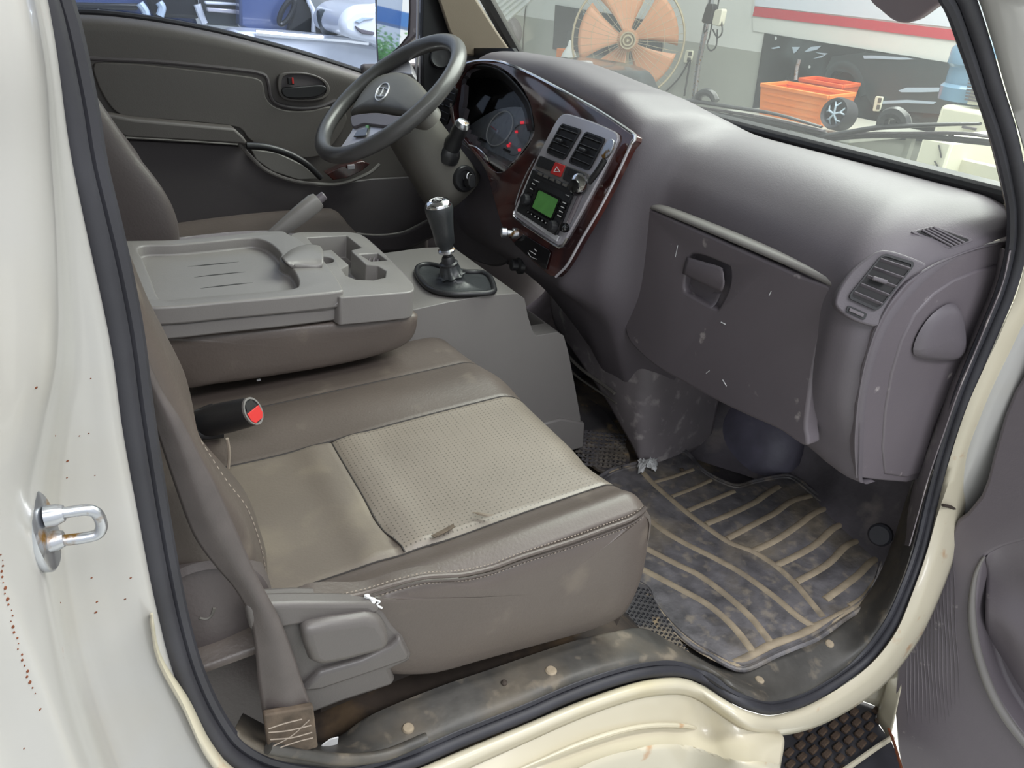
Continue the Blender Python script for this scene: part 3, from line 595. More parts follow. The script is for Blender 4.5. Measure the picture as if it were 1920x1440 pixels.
add('cluster_shelf', g_loft([G([(868, 262), (905, 278), (960, 304)], .002), S([(866, 268), (884, 282), (946, 322)], .006)], 20, 6), 'console_plastic', cl, solid=.003)
add('cluster_lens', g_plate(G([(850, 210), (900, 150), (960, 160), (1000, 210), (1001, 240), (975, 285), (946, 318), (880, 280)], .035), GN * .0012, 40), 'clear_lens', cl, smooth=False)
add('shelf_chrome', g_tube(S([(880, 272), (893, 276), (906, 286), (914, 296), (917, 304)], .017), .0022, 20, 6), 'chrome', dash)
# bezel of the centre stack
bz_o = [(1046, 222), (1058, 213), (1075, 216), (1110, 228), (1143, 242), (1157, 252), (1156, 266), (1130, 320), (1096, 385), (1060, 448), (1050, 459), (1040, 457), (1005, 434), (968, 408), (962, 398), (968, 384), (1000, 310), (1030, 250)]
bez = add('stack_bezel', g_plate(S(bz_o, .020), -SN * .012, 90), 'silver_plastic', dash, bevel=.002, label='silver bezel around the vents and radio')
def quadS(q, off): return S(q, off)
vL = [(1054, 231), (1091, 243), (1058, 301), (1024, 286)]; vR = [(1099, 246), (1136, 260), (1104, 321), (1066, 305)]
def vent(q, parent, Sf, depth, n=5, off=.0215, knob=True, nrm=None, inset=.0):
    nn = SN if nrm is None else nrm
    Q = Sf(q, off)
    v = add('air_vent', g_plate(rrect(Q, .12, 4), -nn * .003), 'vent_dark', parent)
    fr_o = rrect(Q, .12, 4); fr_i = rrect(Q, .10, 4, .05)
    add('vent_frame', g_ring(fr_o, fr_i, nn * .002), 'black_plastic', v)
    for i in range(n):
        t = (i + .75) / (n + .5)
        a, b2 = quadpt(Q, .05, t), quadpt(Q, .95, t); dn = (Q[3] - Q[0]); dn = dn / np.linalg.norm(dn)
        add('slat', g_box((a + b2) / 2 + nn * .0015, (np.linalg.norm(b2 - a), .006, .0018), ((b2 - a), (-nn * .8 + dn * .55), np.cross(b2 - a, -nn * .8 + dn * .55))), 'dash_plastic' if inset else 'black_plastic', v, bevel=.0005)
    if knob: 
        c = quadpt(Q, .42, .50); add('vent_knob', g_box(c + nn * .007, (.020, .008, .006), (Q[1] - Q[0], nn, np.cross(Q[1] - Q[0], nn))), 'dash_plastic' if inset else 'black_plastic', v, bevel=.002)
    return v
for q in (vL, vR): vent(q, bez, S, .02, 4)
# switch row
swrow = [(1010, 290), (1105, 330), (1092, 356), (1003, 312)]
add('switch_panel', g_plate(rrect(S([(1013, 291), (1108, 327), (1086, 362), (1002, 316)], .021), .1), SN * .002), 'console_plastic', bez, bevel=.001)
def btn(q, m, name, off=.023, th=.003, label=None, parent=None, r=.1):
    return add(name, g_plate(rrect(S(q, off), r, 3), SN * th), m, parent or bez, bevel=.0008, label=label)
btn([(1015, 292), (1042, 303), (1034, 321), (1006, 311)], 'black_plastic', 'switch')
rb = btn([(1043, 304), (1061, 311), (1052, 333), (1033, 325)], 'red_button', 'hazard_switch', label='red hazard switch')
rb_c = S([(1044, 312), (1051, 323), (1038, 322)], .0268); rb_i = [lerp(q, sum(rb_c) / 3, .35) for q in rb_c]
add('hazard_triangle', g_ring(rb_c, rb_i, SN * .0005), 'white_print', rb, smooth=False)
btn([(1064, 312), (1097, 326), (1086, 350), (1056, 336)], 'black_plastic', 'coin_slot')
btn([(1068, 316), (1091, 326), (1086, 337), (1063, 327)], 'vent_dark', 'slot_opening', .0266, .0004)
# radio
rq = [(1003, 318), (1082, 352), (1046, 443), (972, 396)]
radio = thing('car_radio', 'double-height car radio with green display in the centre stack', 'radio', tuple(S([(1020, 380)], .02)[0]))
add('radio_body', g_plate(rrect(S(rq, .0205), .03), SN * .006), 'black_plastic', radio, bevel=.001)
R_ = S(rq, .027)
def rb_(u0, v0, u1, v1): return [quadpt(R_, u0, v0), quadpt(R_, u1, v0), quadpt(R_, u1, v1), quadpt(R_, u0, v1)]
add('disc_slot', g_plate(rb_(.04, .10, .96, .17), SN * .0005), 'vent_dark', radio, smooth=False)
for u in (.1, .25, .4, .55, .7): add('preset_button', g_plate(rb_(u, .02, u + .1, .07), SN * .001), 'trim_grey', radio, smooth=False)
add('display', g_plate(rrect(rb_(.27, .36, .74, .76), .06), SN * .0012), 'lcd_green', radio, smooth=False, label='green backlit display')
add('display_frame', g_ring(rrect(rb_(.22, .31, .79, .81), .06), rrect(rb_(.26, .35, .75, .77), .06), SN * .002), 'black_gloss', radio)
for u, v in ((.10, .68), (.86, .88)):
    add('radio_knob', g_lathe(quadpt(R_, u, v), SN, [(.0125, 0), (.0125, .004), (.0105, .012), (.006, .013), (.00001, .0125)], 24), 'black_plastic', radio, angle=30)
for k in range(6): add('radio_button', g_plate(rb_(.20 + k * .09, .86, .27 + k * .09, .92), SN * .002), 'black_gloss', radio, smooth=False)
for v in (.33, .42, .51, .60): add('radio_button', g_plate(rb_(.82, v, .96, v + .06), SN * .002), 'black_gloss', radio, smooth=False)
for v in (.26, .38, .50): add('radio_button', g_plate(rb_(.04, v, .17, v + .07), SN * .002), 'black_gloss', radio, smooth=False)
pr = []
for v in (.35, .44, .53, .62): pr.append(g_plate(rb_(.85, v, .93, v + .02), SN * .0024))
for v in (.28, .40): pr.append(g_plate(rb_(.07, v, .14, v + .02), SN * .0024))
for k in range(6): pr.append(g_plate(rb_(.225 + k * .09, .88, .24 + k * .09, .905), SN * .0024))
pr.append(g_plate(rb_(.06, .20, .20, .215), SN * .0006)); pr.append(g_plate(rb_(.84, .20, .92, .215), SN * .0006))
tag(add('button_marking', pr, 'white_print', radio, smooth=False), kind='stuff')
mat('bright_silver', '#e2e2e6', .25, metal=.3)
add('bezel_strip', [g_plate(S([(999, 320), (1005, 322), (975, 394), (968, 396)], .0205), SN * .004), g_plate(S([(970, 399), (977, 397), (1050, 443), (1046, 453)], .0205), SN * .004)], 'bright_silver', bez, bevel=.0008, label='bright inner strips round the radio')
# bottom chrome frame strip below the radio and lower cover
add('bezel_lip', g_tube(S([(964, 396), (966, 409), (1005, 436), (1043, 461), (1054, 462), (1064, 446)], .022), .0024, 40, 8), 'chrome', bez)
lc = add('socket_cover', g_plate(rrect(S([(982, 439), (1034, 471), (1024, 508), (963, 456)], .016), .12), SN * .002), 'black_gloss', dash, bevel=.001, label='black cover with a small white symbol')
add('cover_symbol', [g_tube(S([(990, 473), (995, 481), (1006, 486)], .0185), .0006, 8, 5), g_tube(S([(993, 470), (1004, 477)], .0185), .0009, 4, 5), g_tube(S([(1002, 467), (1006, 471)], .0185), .001, 4, 5)], 'white_print', lc)
kb = S([(966, 438)], .016)[0]
add('lighter_knob', g_lathe(kb, (-1, .35, .1), [(.012, -.006), (.012, .006), (.007, .008), (.007, .018), (.0105, .020), (.0105, .030), (.006, .033), (.00001, .033)], 24), 'zinc', dash, label='tarnished metal knob')
kb2 = P(972, 497, X=.79)
add('choke_knob', g_lathe(kb2, (-1, .2, .1), [(.020, -.01), (.020, .0), (.013, .004), (.013, .016), (.011, .018), (.00001, .018)], 24), 'black_plastic', dash)
# lower left wing of the wood trim down to the knobs
add('trim_highlight', g_tube(S([(1002, 298), (985, 330), (973, 360), (966, 385)], .017), .0016, 20, 6), 'chrome', dash)
# right edge clutter: phone mount clipped on the bezel
ph = thing('phone_mount', 'small black and chrome phone mount clipped to the right edge of the centre stack', 'holder', tuple(S([(1095, 350)], .03)[0]))
add('mount_ball', g_lathe(S([(1092, 352)], .024)[0], SN + A((0, -.3, 0)), [(.010, 0), (.016, .008), (.017, .020), (.012, .030), (.00001, .032)], 20), 'black_gloss', ph)
add('mount_ring', g_lathe(S([(1094, 345)], .030)[0], SN + A((0, -.3, 0)), [(.013, .010), (.0175, .012), (.0175, .018), (.013, .02)], 20), 'chrome', ph)
add('mount_pad', g_plate(ellp := S(ell(1143, 280, 20, 8, -64), .028), SN * .006), 'zinc', ph, bevel=.001)
add('mount_arm', g_tube(S([(1134, 300), (1120, 322), (1104, 342)], .034), .006, 12, 8), 'black_plastic', ph)
add('mount_tail', g_tube(S([(1090, 362), (1078, 390), (1066, 418)], .028), .005, 12, 8), 'dash_dark', ph)
add('mount_clip', g_lathe(S([(1063, 428)], .026)[0], SN, [(.008, 0), (.010, .006), (.008, .012), (.00001, .013)], 16), 'black_gloss', ph)
# glove box
GX = .889
gq = [(1205, 391), (1220, 393), (1300, 428), (1400, 472), (1500, 516), (1569, 546), (1552, 590), (1536, 640), (1524, 700), (1515, 760), (1511, 800), (1512, 838), (1460, 806), (1400, 779), (1340, 750), (1290, 722), (1230, 688), (1184, 646), (1172, 618), (1166, 580), (1166, 520), (1176, 460), (1190, 412)]
glove = add('glove_box', g_plate([P(x, y, X=GX) for x, y in gq], (.03, 0, 0), 110), 'dash_dark', dash)
hq = [(1288, 478), (1352, 498), (1361, 512), (1357, 545), (1340, 578), (1331, 580), (1283, 554), (1274, 545), (1276, 520)]
co = add('cutter', g_plate([P(x, y, X=GX - .01) for x, y in hq], (.030, 0, 0), 40), 'vent_dark', None)
cut(glove, [co]); b = glove.modifiers.new('b', 'BEVEL'); b.width = .005; b.segments = 3; b.limit_method = 'ANGLE'; b.angle_limit = math.radians(50)
add('glove_handle', g_loft([[P(1289, 482, X=GX), P(1320, 491, X=GX), P(1352, 501, X=GX), P(1357, 512, X=GX)], [P(1283, 500, X=GX - .003), P(1315, 510, X=GX - .004), P(1357, 530, X=GX - .003), P(1358, 532, X=GX - .003)], [P(1281, 512, X=GX), P(1315, 530, X=GX), P(1350, 545, X=GX), P(1354, 546, X=GX)]], 12, 8), 'dash_dark', glove, solid=.003)
add('handle_scoop', g_loft([[P(1281, 520, X=GX + .014), P(1315, 540, X=GX + .018), P(1352, 550, X=GX + .016)], [P(1279, 540, X=GX + .010), P(1310, 560, X=GX + .014), P(1344, 568, X=GX + .012)], [P(1283, 553, X=GX + .001), P(1308, 566, X=GX + .001), P(1334, 578, X=GX + .001)]], 12, 8), 'dash_plastic', glove, solid=.002)
# glove box top ledge, caught light put into its paler colour
le = [(1214, 389), (1300, 424), (1400, 466), (1500, 509), (1568, 541)]
add('glove_ledge', g_loft([[P(x, y, X=GX + .001) for x, y in le], [P(x, y, X=GX) + A((.004, 0, .006)) for x, y in le], [P(x, y, X=GX) + A((.016, 0, .009)) for x, y in le], [P(x, y, X=GX) + A((.034, 0, .006)) for x, y in le]], 40, 10), 'console_plastic', glove, solid=.002, label='ledge along the glove box top, coloured paler for the light it catches')
# side vent pod
def on(o, pts, off=0.): return [hit(o, x, y, off)[0] for x, y in pts]
vp = [(1640, 474), (1664, 469), (1700, 479), (1737, 495), (1732, 505), (1700, 525), (1672, 560), (1655, 600), (1640, 612), (1600, 600), (1572, 580), (1566, 566), (1575, 540), (1600, 505)]
def vfit(pts, off):
    pp = np.array(on(body, pts)); c = pp.mean(0); u, s, vt = np.linalg.svd(pp - c); n = vt[2]
    if n.dot(c - CAM) > 0: n = -n
    return c, n
vc, vn = vfit(vp, 0)
def lift(poly, c, n):
    xs = [p[0] for p in poly]; yy_ = [p[1] for p in poly]; m_ = 0
    for x in np.linspace(min(xs), max(xs), 9):
        for y in np.linspace(min(yy_), max(yy_), 9):
            if inpoly(x, y, poly): m_ = max(m_, (hit(body, x, y)[0] - c).dot(n))
    return c + n * (m_ - .003)
vc = lift(vp, vc, vn)
def V_(pts, off=0.): return [P(x, y, pl=(vc + vn * off, vn)) for x, y in pts]
pod = add('vent_pod', g_plate(V_(vp, .006), -vn * .03, 60), 'dash_plastic', dash, bevel=.003, seg=3, label='side air vent surround')
vent([(1656, 474), (1718, 493), (1646, 584), (1588, 558)], pod, V_, .02, 5, off=.0085, knob=True, nrm=vn, inset=1)
add('vent_wheel', g_plate(rrect(V_([(1590, 572), (1626, 588), (1621, 600), (1586, 584)], .0075), .15), vn * .0015), 'black_plastic', pod)
add('wheel_rib', g_plate(V_([(1593, 577), (1620, 589), (1618, 595), (1591, 583)], .0095), vn * .002), 'dash_dark', pod, bevel=.0006)
# side window defroster grille
dq = [(1706, 434), (1752, 423), (1829, 450), (1782, 467)]
dc_, dn_ = vfit(dq, 0); dc_ = lift(dq, dc_, dn_)
def D_(pts, off=0.): return [P(x, y, pl=(dc_ + dn_ * off, dn_)) for x, y in pts]
dg_ = add('defroster_grille', g_plate(rrect(D_(dq, .0025), .12), -dn_ * .008), 'dash_plastic', dash, bevel=.001, label='slanted side window defroster grille')
dq2 = [(1717, 434), (1752, 426), (1820, 450), (1784, 462)]
add('grille_opening', g_plate(rrect(D_(dq2, .0030), .10), -dn_ * .002), 'vent_dark', dg_)
for i in range(4):
    t = (i + 1) / 5; Q = D_(dq2, .0045); a = quadpt(Q, max(0, t - .08), 0 if i else .02); b2 = quadpt(Q, min(1, t + .08), 1)
    a = lerp(quadpt(Q, t, 0), quadpt(Q, t, 1), 0.02); b2 = quadpt(Q, t, 1)
    a = quadpt(Q, 0, t); b2 = quadpt(Q, min(1, t + .0), t)
    a = lerp(Q[0], Q[1], min(1, t * 1.0)); b2 = lerp(Q[0], Q[3], min(1, t * 1.0))
    # bars run from the near long edge to the far one, slanted
    a = lerp(Q[3], Q[2], t - .15); b2 = lerp(Q[0], Q[1], t + .15)
    add('grille_bar', g_tube([a, b2], .0016, 2, 6), 'dash_plastic', dg_)
# dash end panel
cr1 = [(1896, 452), (1870, 456), (1830, 466), (1785, 482), (1742, 502), (1700, 532), (1665, 575), (1640, 625), (1620, 690), (1608, 760), (1603, 830), (1606, 895), (1640, 900), (1700, 905), (1735, 895), (1760, 800), (1800, 710), (1850, 600), (1893, 520)]
endp = add('dash_end_panel', g_plate(PP(cr1, Y=.036), (0, .012, 0), 0), 'dash_dark', dash, bevel=.003)
cr2 = [(1893, 500), (1868, 497), (1830, 508), (1790, 524), (1752, 550), (1715, 590), (1690, 640), (1672, 700), (1660, 770), (1655, 840), (1660, 890), (1700, 896), (1728, 886), (1752, 800), (1795, 705), (1845, 600), (1885, 520)]
add('end_panel_inset', g_plate(PP(cr2, Y=.033), (0, .008, 0), 0), 'dash_dark', endp, bevel=.004, seg=3)
dm = [(1712, 655), (1722, 625), (1745, 592), (1772, 572), (1790, 570), (1800, 585), (1806, 615), (1808, 650), (1800, 668), (1780, 675), (1745, 674), (1718, 668)]
Dq = PP(dm, Y=.030); dcn = sum(Dq) / len(Dq); Dq = cr(Dq, 40, True)
rowsd = [list(Dq) + [Dq[0]]]
for s, h_ in ((.93, .006), (.78, .010), (.5, .013), (.2, .0145), (.001, .015)): rowsd.append([dcn + (q - dcn) * s + A((0, -h_, 0)) for q in list(Dq) + [Dq[0]]])
add('grab_bulge', g_grid(rowsd), 'dash_plastic', endp, label='lighter rounded bulge on the dash end')
for cpath in (cr1[1:12],):
    add('panel_gap', g_tube(PP(cpath, Y=.034), .0018, 60, 6), 'dash_plastic', dash)
# seam between glove box and vent pod continues downward; lower duct housing
dh = [[(1.20, .545, .36), (1.20, .545, .22), (1.20, .545, .08), (1.20, .545, .0)],
      [(1.04, .540, .36), (1.04, .535, .22), (1.05, .530, .08), (1.06, .525, .0)],
      [(.965, .548, .36), (.965, .542, .22), (.975, .536, .08), (.985, .53, .0)],
      [(.925, .575, .38), (.935, .575, .25), (.950, .575, .13), (.965, .57, .05)],
      [(.910, .66, .40), (.915, .66, .30), (.930, .66, .20), (.945, .66, .13)],
      [(.905, .76, .40), (.905, .76, .32), (.92, .76, .24), (.93, .76, .19)],
      [(.91, .88, .40), (.91, .88, .33), (.92, .88, .27), (.935, .88, .23)]]
add('duct_housing', g_loft(dh, 30, 70), 'dash_lower', dash, solid=.003, label='scuffed lower centre duct housing')
add('duct_slot', [g_tube(PP([(1058, 660), (1090, 692), (1140, 728), (1152, 738)], X=.93), .004, 20, 6), g_tube(PP([(1052, 676), (1085, 708), (1140, 745), (1156, 756)], X=.94), .003, 20, 6)], 'trim_grey', dash)
# driver side vent
vq = [(841, 168), (857, 174), (842, 232), (816, 220)]
vent([(838, 160), (859, 168), (838, 236), (812, 222)], dash, lambda q, off: [P(x, y, X=.845 - off) for x, y in q], .02, 5, knob=True, nrm=A((-1, 0, 0)))
add('knee_panel', g_plate(PP([(740, 330), (780, 360), (820, 430), (850, 468), (890, 490), (930, 500), (952, 480), (950, 440), (932, 390), (918, 335), (900, 290), (860, 260), (800, 270)], X=.835), (.02, 0, 0), 60), 'door_trim_dark', dash, bevel=.006)
# small white scuffs on the glove box
sc = []
for (x0, y0, x1, y1, r) in [(1271, 460, 1266, 482, .0006), (1446, 546, 1442, 554, .0006), (1355, 712, 1362, 724, .0008), (1352, 604, 1360, 608, .0010), (1324, 700, 1330, 695, .0006)]:
    a = P(x0, y0, X=GX - .0004); b2 = P(x1, y1, X=GX - .0004); sc.append(g_tube([a, b2], r, 2, 5))
tag(add('scuff_mark', sc, 'paper', glove, smooth=False), kind='stuff')
# ================================================================ steering column and wheel
WC = A((.600, 1.112, .752)); WNm = A((-math.cos(.93), 0, math.sin(.93))); WU = A((math.sin(.93), 0, math.cos(.93)))
col = thing('steering_column', 'grey-brown steering column shroud with ignition lock', 'steering column', tuple(WC - WNm * .2))
def ax(d, dy=0., up=0.): return WC - WNm * d + A((0, dy, 0)) + WU * up
secs = []
for d, ry, ru, up in ((.045, .046, .042, .0), (.055, .058, .055, 0), (.09, .064, .060, 0), (.14, .066, .064, -.002), (.19, .068, .068, -.004), (.235, .072, .072, -.006), (.27, .072, .074, -.006)):
    secs.append([ax(d, ry * np.sign(math.cos(t)) * abs(math.cos(t)) ** .8, up + ru * np.sign(math.sin(t)) * abs(math.sin(t)) ** .8) for t in np.linspace(0, 2 * math.pi, 41)])
shroud = add('column_shroud', g_grid(secs), 'trim_grey', col, solid=.002)
add('shroud_cover', g_lathe(ax(.055), WNm, [(.05, 0), (.05, .006), (.035, .010), (.035, .03)], 36), 'trim_grey', col)
q, n = hit(shroud, 871, 335); n = n / np.linalg.norm(n)
ig = add('ignition_lock', g_lathe(q - n * .004, n, [(.031, 0), (.031, .005), (.027, .010), (.020, .010), (.020, .005), (.00001, .005)], 28), 'black_plastic', col, label='ignition lock ring')
key = thing('ignition_key', 'black-headed key standing in the ignition lock', 'key', tuple(q))
uu, ww, nn_ = frame_of(n)
add('key_head', g_plate([q + n * .012 + uu * a + ww * c for a, c in [(-.004, .012), (.004, .012), (.010, .002), (.010, -.014), (.004, -.020), (-.004, -.020), (-.010, -.012), (-.010, .002)]], n * .022), 'black_plastic', key, bevel=.002)
add('key_blade', g_box(q + n * .008, (.008, .003, .014), (uu, ww, n)), 'zinc', key)
add('key_ring', g_tube([q + n * .028 + uu * .010 * math.cos(t) + ww * (.010 * math.sin(t) + .006) for t in np.linspace(0, 2 * math.pi, 20, endpoint=False)], .0011, 0, 6, closed=True), 'chrome', key)
a = P(843, 282, Y=1.055); b2 = P(868, 231, Y=1.02)
stalk = thing('wiper_stalk', 'thick black wiper stalk with a silver cap', 'stalk', tuple(a))
dd = (b2 - a) / np.linalg.norm(b2 - a); Ls = np.linalg.norm(b2 - a)
add('stalk_boot', g_lathe(a - dd * .02, dd, [(.030, 0), (.0285, .014), (.025, .024), (.021, .028)], 24), 'black_plastic', stalk)
add('stalk_grip', g_lathe(a, dd, [(.0205, 0), (.0195, Ls * .35), (.0165, Ls * .5), (.0185, Ls * .62), (.0170, Ls * .9)], 24), 'black_plastic', stalk)
add('stalk_cap', g_lathe(a + dd * Ls * .88, dd, [(.0170, 0), (.0170, .006), (.013, .013), (.00001, .016)], 24), 'zinc', stalk, label='silver end cap')
wheel = thing('steering_wheel', 'dark grey steering wheel with silver spokes and oval emblem', 'steering wheel', tuple(WC))
rim = [WC + .184 * (math.cos(t) * A((0, 1, 0)) + math.sin(t) * WU) for t in np.linspace(0, 2 * math.pi, 96, endpoint=False)]
add('rim', g_tube(rim, .0172, 0, 20, closed=True), 'steering_leather', wheel, angle=80)
def Wp(pts, off): return [P(x, y, pl=(WC + WNm * off, WNm)) for x, y in pts]
hubo = [(659, 216), (664, 203), (672, 189), (684, 172), (696, 158), (712, 147), (729, 141), (748, 139), (766, 143), (784, 154), (800, 172), (812, 190), (806, 205), (785, 222), (757, 217), (735, 213), (710, 209), (685, 210)]
hb = np.array(Wp(hubo, -.012)); hc = hb.mean(0); hb = cr(hb, 60, True); rw = [list(hb - WNm * .03) + [hb[0] - WNm * .03], list(hb) + [hb[0]]]
for s, h_ in ((.97, .006), (.88, .011), (.7, .014), (.45, .016), (.2, .0165), (.02, .0165)): rw.append([hc + (q2 - hc) * s + WNm * h_ for q2 in list(hb) + [hb[0]]])
pad = add('horn_pad', g_grid(rw), 'trim_grey', wheel, angle=60)
add('lower_band', g_plate(cr(Wp([(659, 217), (685, 212), (710, 211), (735, 215), (750, 217), (756, 220), (748, 226), (738, 231), (724, 236), (700, 234), (680, 232), (662, 238), (657, 230)], -.002), 50, True), -WNm * .035), 'dash_dark', wheel, bevel=.003, label='dark band under the horn pad')
add('spoke', g_plate(cr(Wp([(668, 232), (690, 230), (724, 236), (735, 240), (726, 250), (706, 262), (683, 270), (655, 278), (635, 282), (644, 268), (656, 250)], -.008), 50, True), -WNm * .02), 'silver_plastic', wheel, bevel=.002, label='silver spoke with controls, nearer the camera')
add('spoke', g_plate(cr(Wp([(704, 146), (712, 128), (722, 112), (742, 106), (758, 106), (768, 118), (772, 138), (750, 136), (730, 139), (716, 145)], -.014), 40, True), -WNm * .02), 'silver_plastic', wheel, bevel=.002)
add('wheel_button', g_plate(Wp([(671, 246), (691, 241), (688, 256), (664, 258)], -.006), WNm * .003), 'black_gloss', wheel, bevel=.001)
add('wheel_button', g_plate(Wp([(722, 121), (738, 116), (736, 127), (721, 130)], -.012), WNm * .003), 'black_gloss', wheel, bevel=.001)
add('button_light', g_plate(Wp([(686, 236), (692, 235), (691, 241), (686, 240)], -.0055), WNm * .001), 'lcd_green', wheel, smooth=False)
em = []
EO = .0055
def etube(pts, r): return g_tube(Wp(pts, EO), r, 0, 6)
e0 = ell(716.5, 172, 18.5, 9.5, -58, 48); em.append(g_tube(Wp(e0, EO), .0016, 0, 8, closed=True))
em.append(g_tube(Wp([(710, 165), (719, 164.5), (728, 167)], EO), .0014, 8, 6)); em.append(g_tube(Wp([(705, 179.5), (713, 180.5), (721, 179.5)], EO), .0014, 8, 6))
em.append(g_tube(Wp([(719, 166), (716.5, 172.5), (712, 179.5)], EO), .0017, 8, 6))
em.append(g_tube(Wp([(711, 165), (706, 178)], EO), .0009, 8, 6)); em.append(g_tube(Wp([(728, 167), (722, 179)], EO), .0009, 8, 6))
mat('emblem_silver', '#d2d3d8', .3, metal=.35)
add('emblem', em, 'emblem_silver', wheel, label='oval emblem with a slanted letter H')
# ================================================================ gear lever console
gc = thing('gear_console', 'grey plastic gear lever console between the footwells', 'console', (.72, .78, .0))
gy = .635
gout = [(.36, .455), (.52, .462), (.60, .462), (.672, .455), (.690, .44), (.700, .40), (.712, .368), (.722, .352), (.775, .350), (.792, .338), (.806, .30), (.835, .20), (.858, .115), (.860, .09), (.80, .085), (.40, .16)]
g_ = add('console_shell', g_plate([(x, gy, z) for x, z in gout], (0, .30, 0)), 'console_plastic', gc)
cc1 = add('cutter', g_box((.750, .785, .36), (.052, .20, .16)), 'vent_dark', None)
cut(g_, [cc1]); b = g_.modifiers.new('b', 'BEVEL'); b.width = .010; b.segments = 3; b.limit_method = 'ANGLE'; b.angle_limit = math.radians(40)
add('console_foot', g_plate([(.80, gy - .006, .13), (.868, gy - .006, .10), (.872, gy - .006, .03), (.74, gy - .006, .03), (.74, gy - .006, .13)], (0, .30, 0)), 'console_plastic', gc, bevel=.004)
lev = thing('gear_lever', 'gear lever with chrome-topped black knob and leather boot', 'gear lever', tuple(P(850, 530, Z=.468)))
ring = PP([(782, 512), (786, 499), (808, 496), (845, 505), (875, 510), (903, 511), (918, 519), (926, 538), (922, 548), (880, 551), (845, 551), (815, 545), (795, 532)], Z=.47)
add('boot_frame', g_tube(ring, .0055, 70, 10, closed=True), 'black_plastic', lev, angle=60)
bcx = P(848, 528, Z=.47); kt = P(820, 376, Y=bcx[1]); kd = (kt - bcx) / np.linalg.norm(kt - bcx); KL = np.linalg.norm(kt - bcx)
rg = cr(ring, 48, True); rwb = []
for s, t in ((1., 0.), (.86, -.002), (.68, -.001), (.50, .001), (.36, .005), (.285, .012)):
    rwb.append([bcx + (q2 - bcx) * s + kd * t for q2 in list(rg) + [rg[0]]])
for rad, t in ((.0265, .016), (.0225, .10 * KL), (.0185, .20 * KL), (.0165, .24 * KL)):
    u0, w0, _n = frame_of(kd); r0 = []
    c0 = bcx + kd * t
    for q2 in list(rg) + [rg[0]]:
        v0 = q2 - bcx; v0 = v0 - kd * v0.dot(kd); v0 /= np.linalg.norm(v0); wob = 1 + .10 * math.sin(9 * math.atan2(v0[1], v0[0])) * (1 if t < .12 * KL else .4)
        r0.append(c0 + v0 * rad * wob)
    rwb.append(r0)
add('boot', g_grid(rwb), 'boot_leather', lev, angle=80)
add('boot_collar', g_lathe(bcx + kd * .22 * KL, kd, [(.018, 0), (.018, .004), (.0135, .006), (.0125, .014), (.010, .018)], 28), 'black_plastic', lev)
add('lever_rod', g_lathe(bcx + kd * .25 * KL, kd, [(.007, 0), (.007, .18 * KL)], 16), 'black_plastic', lev)
add('knob_collar', g_lathe(bcx + kd * .375 * KL, kd, [(.013, 0), (.0165, .002), (.0165, .006), (.013, .009)], 28), 'zinc', lev)
add('knob', g_lathe(bcx + kd * .40 * KL, kd, [(.013, 0), (.0135, .06 * KL), (.0185, .09 * KL), (.0205, .25 * KL), (.0240, .40 * KL), (.0262, .48 * KL), (.0255, .54 * KL), (.0225, .57 * KL)], 36), 'boot_leather', lev, angle=60)
add('knob_cap', g_lathe(bcx + kd * (KL - .012), kd, [(.0252, -.003), (.0246, .005), (.021, .011), (.0145, .013), (.013, .010), (.00001, .010)], 36), 'chrome', lev, angle=60, label='chrome ring on the knob')
add('shift_pattern', g_lathe(bcx + kd * (KL + .0005), kd, [(.0125, -.002), (.011, .0), (.00001, .0)], 24), 'black_gloss', lev)
sp_ = bcx + kd * (KL + .003); u0, w0, _n = frame_of(kd)
add('shift_letters', [g_tube([sp_ + u0 * a0 + w0 * b0, sp_ + u0 * a1 + w0 * b1], .0006, 2, 5) for a0, b0, a1, b1 in [(-.008, -.006, -.008, .006), (-.002, -.006, -.002, .006), (.004, -.006, .004, .006), (-.008, 0, .009, 0), (.009, 0, .009, .006)]], 'white_print', lev)
# handbrake
hbk = thing('handbrake', 'grey handbrake lever raised behind the folded centre seat', 'handbrake', (.22, .83, .54))
h0 = P(520, 436, Y=.93); h1 = P(597, 375, Y=.93); h2 = P(612, 363, Y=.93); hd = (h1 - h0) / np.linalg.norm(h1 - h0)
add('handbrake_grip', g_lathe(h0 - hd * .08, hd, [(.010, 0), (.013, .06), (.016, .10), (.0185, .135), (.0195, np.linalg.norm(h1 - h0) + .07), (.016, np.linalg.norm(h1 - h0) + .08), (.012, np.linalg.norm(h1 - h0) + .081)], 20, .75), 'console_plastic', hbk, angle=35)
add('release_button', g_lathe(h1, hd, [(.009, -.004), (.009, .014), (.007, .016), (.00001, .016)], 16), 'dash_dark', hbk)
